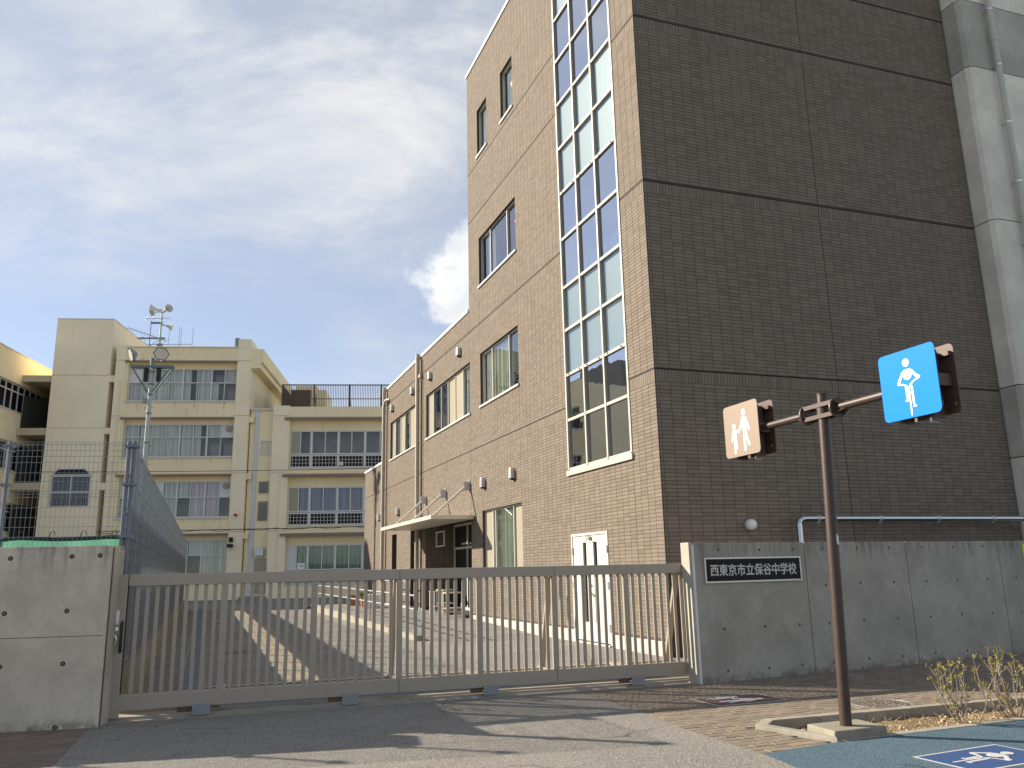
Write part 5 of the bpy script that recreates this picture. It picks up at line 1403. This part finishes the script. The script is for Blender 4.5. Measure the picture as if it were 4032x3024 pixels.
def stroke(mb, F, pts, w, d, w2=None):
    """rounded line in the (s,z) plane of a frame, a thin slab"""
    for i in range(len(pts) - 1):
        (x0, z0), (x1, z1) = pts[i], pts[i + 1]
        a = atan2(z1 - z0, x1 - x0); wa = w if w2 is None else w + (w2 - w) * i / max(1, len(pts) - 2); wb = wa
        P = [(x0 + wa / 2 * cos(a + t), z0 + wa / 2 * sin(a + t)) for t in np.linspace(pi / 2, 1.5 * pi, 7)] + [(x1 + wb / 2 * cos(a + t), z1 + wb / 2 * sin(a + t)) for t in np.linspace(-pi / 2, pi / 2, 7)]
        _lay[0] = (_lay[0] + 1) % 60
        mb.slab(F, P, d, d + 0.0012 + 0.00005 * _lay[0])
def disc(mb, F, x, z, r, d):
    _lay[0] = (_lay[0] + 1) % 60
    mb.slab(F, [(x + r * cos(t), z + r * sin(t)) for t in np.linspace(0, 2 * pi, 20, endpoint=False)], d, d + 0.0012 + 0.00005 * _lay[0])
def poly_(mb, F, P, d):
    _lay[0] = (_lay[0] + 1) % 60
    mb.slab(F, P, d, d + 0.0012 + 0.00005 * _lay[0])
def walkers(mb, F, cx, cz, k, d):
    T = lambda P: [(cx + x * k, cz + z * k) for x, z in P]
    # adult
    disc(mb, F, cx + .10 * k, cz + .29 * k, .058 * k, d)
    poly_(mb, F, T([(.02, .17), (.05, .215), (.15, .215), (.185, .17), (.17, -.04), (.05, -.04)]), d)
    stroke(mb, F, T([(.05, .18), (-.015, .03), (-.07, -.03)]), .05 * k, d); stroke(mb, F, T([(.155, .18), (.205, .05), (.235, -.03)]), .05 * k, d)
    stroke(mb, F, T([(.085, -.02), (.085, -.36)]), .065 * k, d); stroke(mb, F, T([(.135, -.02), (.15, -.16), (.205, -.28)]), .06 * k, d)
    # child
    disc(mb, F, cx - .20 * k, cz + .075 * k, .052 * k, d)
    poly_(mb, F, T([(-.25, -.01), (-.225, .02), (-.155, .02), (-.13, -.01), (-.135, -.15), (-.235, -.15)]), d)
    stroke(mb, F, T([(-.145, -.005), (-.09, -.02), (-.055, -.03)]), .04 * k, d); stroke(mb, F, T([(-.24, -.01), (-.265, -.11), (-.275, -.17)]), .04 * k, d)
    stroke(mb, F, T([(-.205, -.14), (-.205, -.39)]), .05 * k, d); stroke(mb, F, T([(-.16, -.14), (-.145, -.31)]), .048 * k, d)
def cyclist(mb, F, cx, cz, k, d):
    T = lambda P: [(cx + x * k, cz + z * k) for x, z in P]
    disc(mb, F, cx - .005 * k, cz + .285 * k, .056 * k, d)
    poly_(mb, F, T([(-.085, .15), (-.05, .195), (.05, .195), (.085, .15), (.06, .07), (.0, .045), (-.06, .07)]), d)
    stroke(mb, F, T([(-.072, .16), (-.13, .075), (-.165, .02)]), .042 * k, d); stroke(mb, F, T([(.072, .16), (.135, .085), (.185, .055)]), .042 * k, d)
    stroke(mb, F, T([(-.17, .012), (-.09, .0), (-.03, -.03), (0, -.075)]), .024 * k, d); stroke(mb, F, T([(.185, .045), (.10, .02), (.03, -.02), (0, -.075)]), .024 * k, d)
    stroke(mb, F, T([(-.045, -.05), (-.04, -.19)]), .036 * k, d); stroke(mb, F, T([(.05, -.05), (.055, -.28)]), .036 * k, d)
    stroke(mb, F, T([(0, -.075), (0, -.42)]), .026 * k, d)
    disc(mb, F, cx, cz - .130 * k, .030 * k, d)
    stroke(mb, F, T([(-.065, -.225), (-.03, -.225)]), .028 * k, d); stroke(mb, F, T([(.05, -.315), (.085, -.315)]), .028 * k, d)
for cx, m, fn, lab, wv in ((-1.19, 'sign_tan', walkers, 'tan panel with white adult and child walkers', 0.31), (1.16, 'sign_blue', cyclist, 'blue panel with white cyclist', 0.30)):
    p_ = MB().slab(FQ, rounded(cx, ZA + 0.015, wv, 0.29, 0.045), 0.098, 0.104).build('sign_panel', m, sg)
    p_['label'] = lab
    mb = MB(); fn(mb, FQ, cx, ZA + 0.015, 0.63, 0.1042); mb.build('pictogram', 'sign_white', p_)
    b_ = MB().slab(FQ, rounded(cx, ZA + 0.015, wv, 0.29, 0.045), -0.104, -0.098).build('rear_panel', 'sign_back', sg)
    mb = MB()
    mb.box(FQ, cx - 0.26, cx + 0.26, -0.085, 0.085, ZA - 0.05, ZA + 0.05)
    for z in (ZA - 0.2, ZA + 0.22): mb.box(FQ, cx - 0.28, cx + 0.28, 0.06, 0.097, z - 0.018, z + 0.018); mb.box(FQ, cx - 0.28, cx + 0.28, -0.097, -0.06, z - 0.018, z + 0.018)
    for x in (cx - 0.16, cx + 0.16): mb.box(FQ, x - 0.02, x + 0.02, -0.06, 0.06, ZA - 0.30, ZA + 0.25)
    mb.build('panel_bracket', 'bracket_brown', sg)
    mb = MB(); mb.tube([FQ.p(cx + 0.1, 0.02, ZA - 0.29), FQ.p(cx + 0.1, 0.02, ZA - 0.315), FQ.p(cx + 0.1, -0.05, ZA - 0.315)], 0.012, 6); mb.build('band_clip', 'chrome', sg)
stq = bot.lerp(top, 0.545)
mb = MB()
for i in range(5):
    w0 = -0.35 + 0.2 * i; w1 = w0 + 0.2
    P = [(stq.x + 0.0535 * cos(w - 0.9), stq.y + 0.0535 * sin(w - 0.9), stq.z + z) for w, z in ((w0, -0.05), (w1, -0.05), (w1, 0.05 - 0.02 * (i % 2)), (w0, 0.05 - 0.015 * ((i + 1) % 3)))]
    mb.quad(*P)
mb.build('torn_sticker', 'sign_white', sg, recalc=False)
FBk = Frame(2.93, 7.80, 18, -1)
MB().slab(Frame(2.93, 7.80, 18, -1), [(-0.29, -0.12), (0.29, -0.12), (0.275, 0.085), (-0.275, 0.08)], -0.22, 0.16).build('post_footing', 'conc_block', loc=(2.93, 7.8, 0), bevel=0.014, label='square concrete footing block at the foot of the brown sign post', cat='footing')

# ================================================================== planting strip
pl = thing('planting_bed', (3.6, 8.2, 0), 'narrow kerbed planting bed of dry soil between footpath and blue lane', 'planting bed')
def inset(poly, t):
    n = len(poly); out = []
    area = sum(poly[i][0] * poly[(i + 1) % n][1] - poly[(i + 1) % n][0] * poly[i][1] for i in range(n)); sgn = 1 if area > 0 else -1
    for i in range(n):
        p0, p1, p2 = Vector(poly[i - 1]), Vector(poly[i]), Vector(poly[(i + 1) % n])
        e1 = (p1 - p0).normalized(); e2 = (p2 - p1).normalized()
        n1 = Vector((-e1.y, e1.x)) * sgn; n2 = Vector((-e2.y, e2.x)) * sgn
        b = (n1 + n2); b = b / max(0.3, b.dot(n1)); out.append(tuple(p1 + b * t))
    return out
inner = inset(PLANT_OUT, 0.105)
def soil():
    nx, ny = 110, 24; P = []; f = []
    A = np.array(inner[0]); 
    for j in range(ny + 1):
        for i in range(nx + 1):
            t = i / nx; v = j / ny
            top_ = np.array([2.25 + 8.2 * t, 8.50 + 2.66 * t]); bt = np.array([2.55 + 7.9 * t, 7.45 + 3.05 * t])
            q = bt * (1 - v) + top_ * v
            z = -0.055 + 0.018 * (random.random() - 0.5) + 0.02 * sin(q[0] * 7 + q[1] * 3) * sin(q[1] * 9)
            P.append((q[0], q[1], z))
    for j in range(ny):
        for i in range(nx): a = j * (nx + 1) + i; f.append((a, a + 1, a + nx + 2, a + nx + 1))
    MB().add(P, f).build('soil', 'soil', pl, recalc=False, smooth=True)
soil()
n = len(PLANT_OUT)
for i in range(n):
    if i in (3,): continue
    p0, p1 = np.array(PLANT_OUT[i]), np.array(PLANT_OUT[(i + 1) % n]); q0_, q1_ = np.array(inner[i]), np.array(inner[(i + 1) % n])
    ln = np.linalg.norm(p1 - p0); m = max(1, round(ln / 0.6))
    front = i in (4, 5, 6)
    zt = 0.012 if front else 0.035
    for k in range(m):
        t0, t1 = k / m + (0.003 / ln if k else 0), (k + 1) / m - (0.003 / ln if k < m - 1 else 0)
        quad_ = [tuple(p0 + (p1 - p0) * t0), tuple(p0 + (p1 - p0) * t1), tuple(q0_ + (q1_ - q0_) * t1), tuple(q0_ + (q1_ - q0_) * t0)]
        MB().prism(quad_, -0.14, zt + random.uniform(-.002, .002)).build('kerb_stone', 'conc_kerb', pl, bevel=0.006)
# dry straw and clods
mb = MB()
for i in range(900):
    t = random.random(); v = random.uniform(0.05, 0.95)
    q = np.array([2.55 + 4.6 * t, 7.62 + 1.75 * t]) * (1 - v) + np.array([2.42 + 4.6 * t, 8.36 + 1.52 * t]) * v
    if not inside(q[0], q[1], inner): continue
    if random.random() < 0.55:
        a = random.uniform(0, pi * 2); ln = random.uniform(0.02, 0.10) ; h = random.uniform(0.0, 0.05)
        mb.tube([(q[0], q[1], -0.05), (q[0] + ln * cos(a), q[1] + ln * sin(a), -0.045 + h)], random.uniform(0.001, 0.0028), 3, caps=False)
    else:
        r = random.uniform(0.006, 0.018); mb.lathe((q[0], q[1], -0.055), (0.2, 0.1, 1), [(0, r), (r * .6, r * .8), (r, r * .2)], 5)
mb.build('dry_litter', 'straw', loc=(3.6, 8.2, -0.05), kind='stuff', label='dry straw and clods scattered on the planting bed', cat='litter')
def shrub(x, y, label, seed, hgt, nst, spread):
    rnd = random.Random(seed)
    t = thing('shrub', (x, y, -0.05), label, 'shrub', 'azalea shrubs in the planting bed')
    leaves = MB()
    def leafc(p, m, sc=1.0):
        for i in range(m):
            d = Vector((rnd.gauss(0, 1), rnd.gauss(0, 1), rnd.gauss(0.5, 0.8))).normalized(); e = d.cross(Vector((rnd.gauss(0, 1), rnd.gauss(0, 1), rnd.gauss(0, 1)))).normalized()
            ln, w = rnd.uniform(0.016, 0.034) * sc, rnd.uniform(0.006, 0.011) * sc; c = p + Vector((rnd.gauss(0, .008), rnd.gauss(0, .008), rnd.gauss(0, .01)))
            leaves.add([c, c + d * ln * 0.5 + e * w, c + d * ln + Vector((0, 0, .003)), c + d * ln * 0.5 - e * w], [(0, 1, 2, 3)])
    for i in range(nst):
        a = rnd.uniform(0, 2 * pi); r = spread * (0.35 + 0.65 * rnd.random()); h = hgt * rnd.uniform(0.6, 1.05)
        p0 = Vector((x + rnd.gauss(0, .018), y + rnd.gauss(0, .018), -0.07)); p3 = Vector((x + r * cos(a), y + r * sin(a), h - 0.05))
        pts = []
        for k in range(7):
            s = k / 6; pts.append(p0.lerp(p3, s) + Vector((cos(a), sin(a), 0)) * (r * 0.30 * sin(pi * s)) + Vector((rnd.gauss(0, .006), rnd.gauss(0, .006), -0.08 * hgt * sin(pi * s))))
        stem = MB().tube(pts, [0.0075 - 0.0009 * k for k in range(7)], 6)
        for b in range(rnd.randint(3, 6)):
            k = rnd.randint(2, 5); q = pts[k]; dv = Vector((rnd.gauss(0, .6), rnd.gauss(0, .6), 1)).normalized() * rnd.uniform(0.07, 0.2)
            e1 = q + dv * 0.5 + Vector((rnd.gauss(0, .01), rnd.gauss(0, .01), 0)); e2 = q + dv
            stem.tube([q, e1, e2], [0.0042, 0.0034, 0.002], 5)
            if rnd.random() < 0.8: leafc(e2, rnd.randint(4, 8))
        leafc(p3, rnd.randint(7, 13), 1.1)
        stem.build('stem', 'bark', t, smooth=True)
    leaves.build('foliage', 'leaf_yellow', t, recalc=False)
shrub(4.20, 8.22, 'sparse azalea shrub with yellowish leaves, nearer to the sign post', 3, 0.54, 12, 0.33)
shrub(4.85, 8.52, 'fuller azalea shrub at the right edge of the planting bed', 5, 0.64, 17, 0.38)
shrub(5.75, 8.85, 'azalea shrub farther along the planting bed beyond the right edge', 9, 0.7, 16, 0.4)

# ================================================================== markings and covers in the paving
class Flat:      # frame lying in the ground: s along ax, z along ay, d upward
    def __init__(s, o, ax, z0): s.o = np.array(o); a = np.array(ax) / np.linalg.norm(ax); s.ay = a; s.ax = np.array([a[1], -a[0]]); s.z0 = z0
    def p(s, x, d, y): q = s.o + x * s.ax + y * s.ay; return (q[0], q[1], s.z0 + d)
def ground_sign(name, c, upv, w, h, mat, fn, label, k, z0):
    F = Flat(c, upv, z0); r = thing(name, (c[0], c[1], z0), label, 'road marking')
    MB().slab(F, [(-w, -h), (w, -h), (w, h), (-w, h)], 0.0, 0.0015).build('border', 'mark_white', r)
    MB().slab(F, [(-w + .025, -h + .025), (w - .025, -h + .025), (w - .025, h - .025), (-w + .025, h - .025)], 0.0016, 0.003).build('field', mat, r)
    mb = MB(); fn(mb, F, 0, 0, k, 0.0032); mb.build('pictogram', 'mark_white', r)
ground_sign('walker_marking', (2.495, 9.88), (0.84, 0.33), 0.29, 0.46, 'mark_brown', walkers, 'worn brown walker marking stuck on the brick footpath', 0.78, 0.003)
ground_sign('cycle_marking', (3.60, 6.82), (0.85, 0.38), 0.28, 0.47, 'mark_blue', cyclist, 'blue cyclist marking with white border on the blue lane', 0.85, 0.008)
mh = thing('manhole_cover', (3.92, 9.42, 0.003), 'round cast iron manhole cover in the brick footpath', 'manhole cover')
MB().lathe((3.92, 9.42, 0.001), (0, 0, 1), [(0, 0.335), (0.006, 0.335), (0.006, 0.30), (0.003, 0.298), (0.003, 0.285)], 40).build('rim', 'track_steel', mh)
MB().cyl((3.92, 9.42, -0.001), (3.92, 9.42, 0.0035), 0.285, n=40).build('lid', 'rail_rust', mh)
mb = MB()
for ring, r in enumerate((0.07, 0.13, 0.19, 0.25)):
    m = 6 + ring * 6
    for i in range(m):
        a = 2 * pi * (i + 0.5 * (ring % 2)) / m; x, y = 3.92 + r * cos(a), 9.42 + r * sin(a)
        mb.box(Frame(x, y, degrees(a) + random.uniform(-30, 30), 1), -0.022, 0.022, -0.012, 0.012, 0.0036, 0.0075)
mb.build('lid_pattern', 'track_steel', mh)

# ================================================================== yard: ramp, handrail, pots, desks, drains
rp = MB()
P = [FA.p(6.0, 0.03, 0.005), FA.p(6.0, 2.75, 0.005), FA.p(11.5, 2.75, 0.17), FA.p(11.5, 0.03, 0.17), FA.p(27.4, 2.75, 0.17), FA.p(27.4, 0.03, 0.17)]
rp.add(P, [(0, 1, 2, 3), (3, 2, 4, 5)]); rp.add([FA.p(10.75, -1.1, 0.171), FA.p(16.0, -1.1, 0.171), FA.p(16.0, 0.04, 0.171), FA.p(10.75, 0.04, 0.171)], [(0, 1, 2, 3)])
rp.build('ramp', 'courtyard', kind='structure', recalc=False)
rk = thing('ramp_kerb', FA.p(14, 2.85, 0), 'long pale concrete kerb edging the entrance ramp', 'kerb')
for i in range(11):
    a = 5.9 + i * 1.5; z = 0.12 + 0.014 * i
    MB().box(FA, a, a + 1.49, 2.75, 2.93, 0, z).build('kerb_block', 'conc_kerb', rk, bevel=0.008)
hr_ = thing('handrail', FA.p(14, 2.8, 0.15), 'grey tubular handrail along the entrance ramp', 'handrail')
for i in range(10):
    a = 6.1 + i * 1.75; MB().cyl(FA.p(a, 2.84, 0.1), FA.p(a, 2.84, 0.98), 0.022, n=10).build('post', 'rail_grey', hr_, smooth=True)
for z in (0.96, 0.66): MB().tube([FA.p(6.1, 2.84, z - 0.3), FA.p(6.1, 2.84, z), FA.p(14, 2.84, z + 0.04), FA.p(21.9, 2.84, z + 0.06)], 0.02, 10).build('rail', 'rail_grey', hr_, smooth=True)
hr2 = thing('handrail', FA.p(17.5, 1.2, 0.17), 'short grey handrail by the facade beside the flower pots', 'handrail')
for z in (1.0, 0.55): MB().tube([FA.p(16.6, 0.55, 0.17 + z), FA.p(20.5, 0.55, 0.17 + z)], 0.02, 8).build('rail', 'rail_grey', hr2, smooth=True)
for a in (16.6, 18.5, 20.5): MB().cyl(FA.p(a, 0.55, 0.17), FA.p(a, 0.55, 1.19), 0.02, n=8).build('post', 'rail_grey', hr2, smooth=True)
def pot(a, d, mat, h, r, label, plant=True):
    p_ = FA.p(a, d, 0.172); t = thing('flower_pot', p_, label, 'flower pot', 'flower pots by the entrance')
    MB().lathe(p_, (0, 0, 1), [(0, 0), (0, r * .75), (h * .88, r), (h * .88, r * 1.1), (h, r * 1.1), (h, r * .9), (h * .85, r * .88), (h * .85, 0)], 18).build('pot', mat, t, smooth=True)
    if plant:
        mb = MB(); c = Vector(p_) + Vector((0, 0, h * 0.9))
        for i in range(160):
            dv = Vector((random.gauss(0, 1), random.gauss(0, 1), abs(random.gauss(0.6, 0.8)))).normalized(); ln = random.uniform(0.15, 0.5); e = dv.cross(Vector((random.random(), random.random(), random.random()))).normalized() * 0.016
            mb.add([c + dv * ln * .2, c + dv * ln * .6 + e, c + dv * ln - Vector((0, 0, ln * .15)), c + dv * ln * .6 - e], [(0, 1, 2, 3)])
        mb.build('plant', 'leaf_green', t, recalc=False)
pot(22.6, 1.35, 'terracotta', 0.42, 0.24, 'dark red terracotta pot, leftmost by the entrance ramp', False)
pot(21.8, 1.1, 'terracotta_pale', 0.34, 0.22, 'pale orange pot with leafy plant beside the ramp')
pot(20.6, 1.2, 'terracotta', 0.42, 0.22, 'red terracotta pot with a grassy plant nearest the entrance')
MB().box(FA, 19.3, 19.9, 0.9, 1.4, 0.172, 0.68).build('white_box', 'white_paint', loc=FA.p(19.6, 1.1, 0.172), bevel=0.02, label='white storage box standing beside the flower pots', cat='box')
def desk(a, d, w, label):
    t = thing('school_desk', FA.p(a, d, 0.172), label, 'desk', 'school desks in the entrance')
    MB().box(FA, a, a + w, d, d + 0.45, 0.84, 0.875).build('desk_top', 'desk_top', t)
    MB().box(FA, a + .03, a + w - .03, d + .03, d + .42, 0.40, 0.43).build('shelf', 'desk_top', t)
    for x in (a + .02, a + w - .05):
        for y in (d + .01, d + .41): MB().box(FA, x, x + .03, y, y + .03, 0.172, 0.84).build('leg', 'desk_leg', t)
desk(14.9, -0.75, 0.9, 'long wooden desk standing inside the entrance recess')
desk(12.9, 0.1, 0.6, 'small white-legged desk in front of the entrance door')
desk(11.2, 0.15, 0.6, 'white-legged desk nearest the wall right of the entrance door')
def grate(F, a, d, w, h, z, label):
    g = thing('drain_grate', F.p(a, d, z), label, 'drain grate')
    mb = MB(); mb.box(F, a - w / 2, a + w / 2, d - h / 2, d - h / 2 + 0.02, z, z + 0.01); mb.box(F, a - w / 2, a + w / 2, d + h / 2 - 0.02, d + h / 2, z, z + 0.01)
    mb.build('frame', 'iron', g)
    for x in np.arange(a - w / 2, a + w / 2, 0.05): MB().box(F, x, x + 0.022, d - h / 2 + 0.02, d + h / 2 - 0.02, z, z + 0.009).build('slat', 'iron', g)
FY = Frame(-5.58, 17.0, 20.3, 1)
grate(FY, 0, 0, 0.55, 0.28, 0.003, 'steel drain grate in the yard paving behind the gate')
grate(Frame(-9.6, 27.1, 20.3, 1), 0, 0, 0.6, 0.3, 0.003, 'second steel drain grate farther back in the yard')
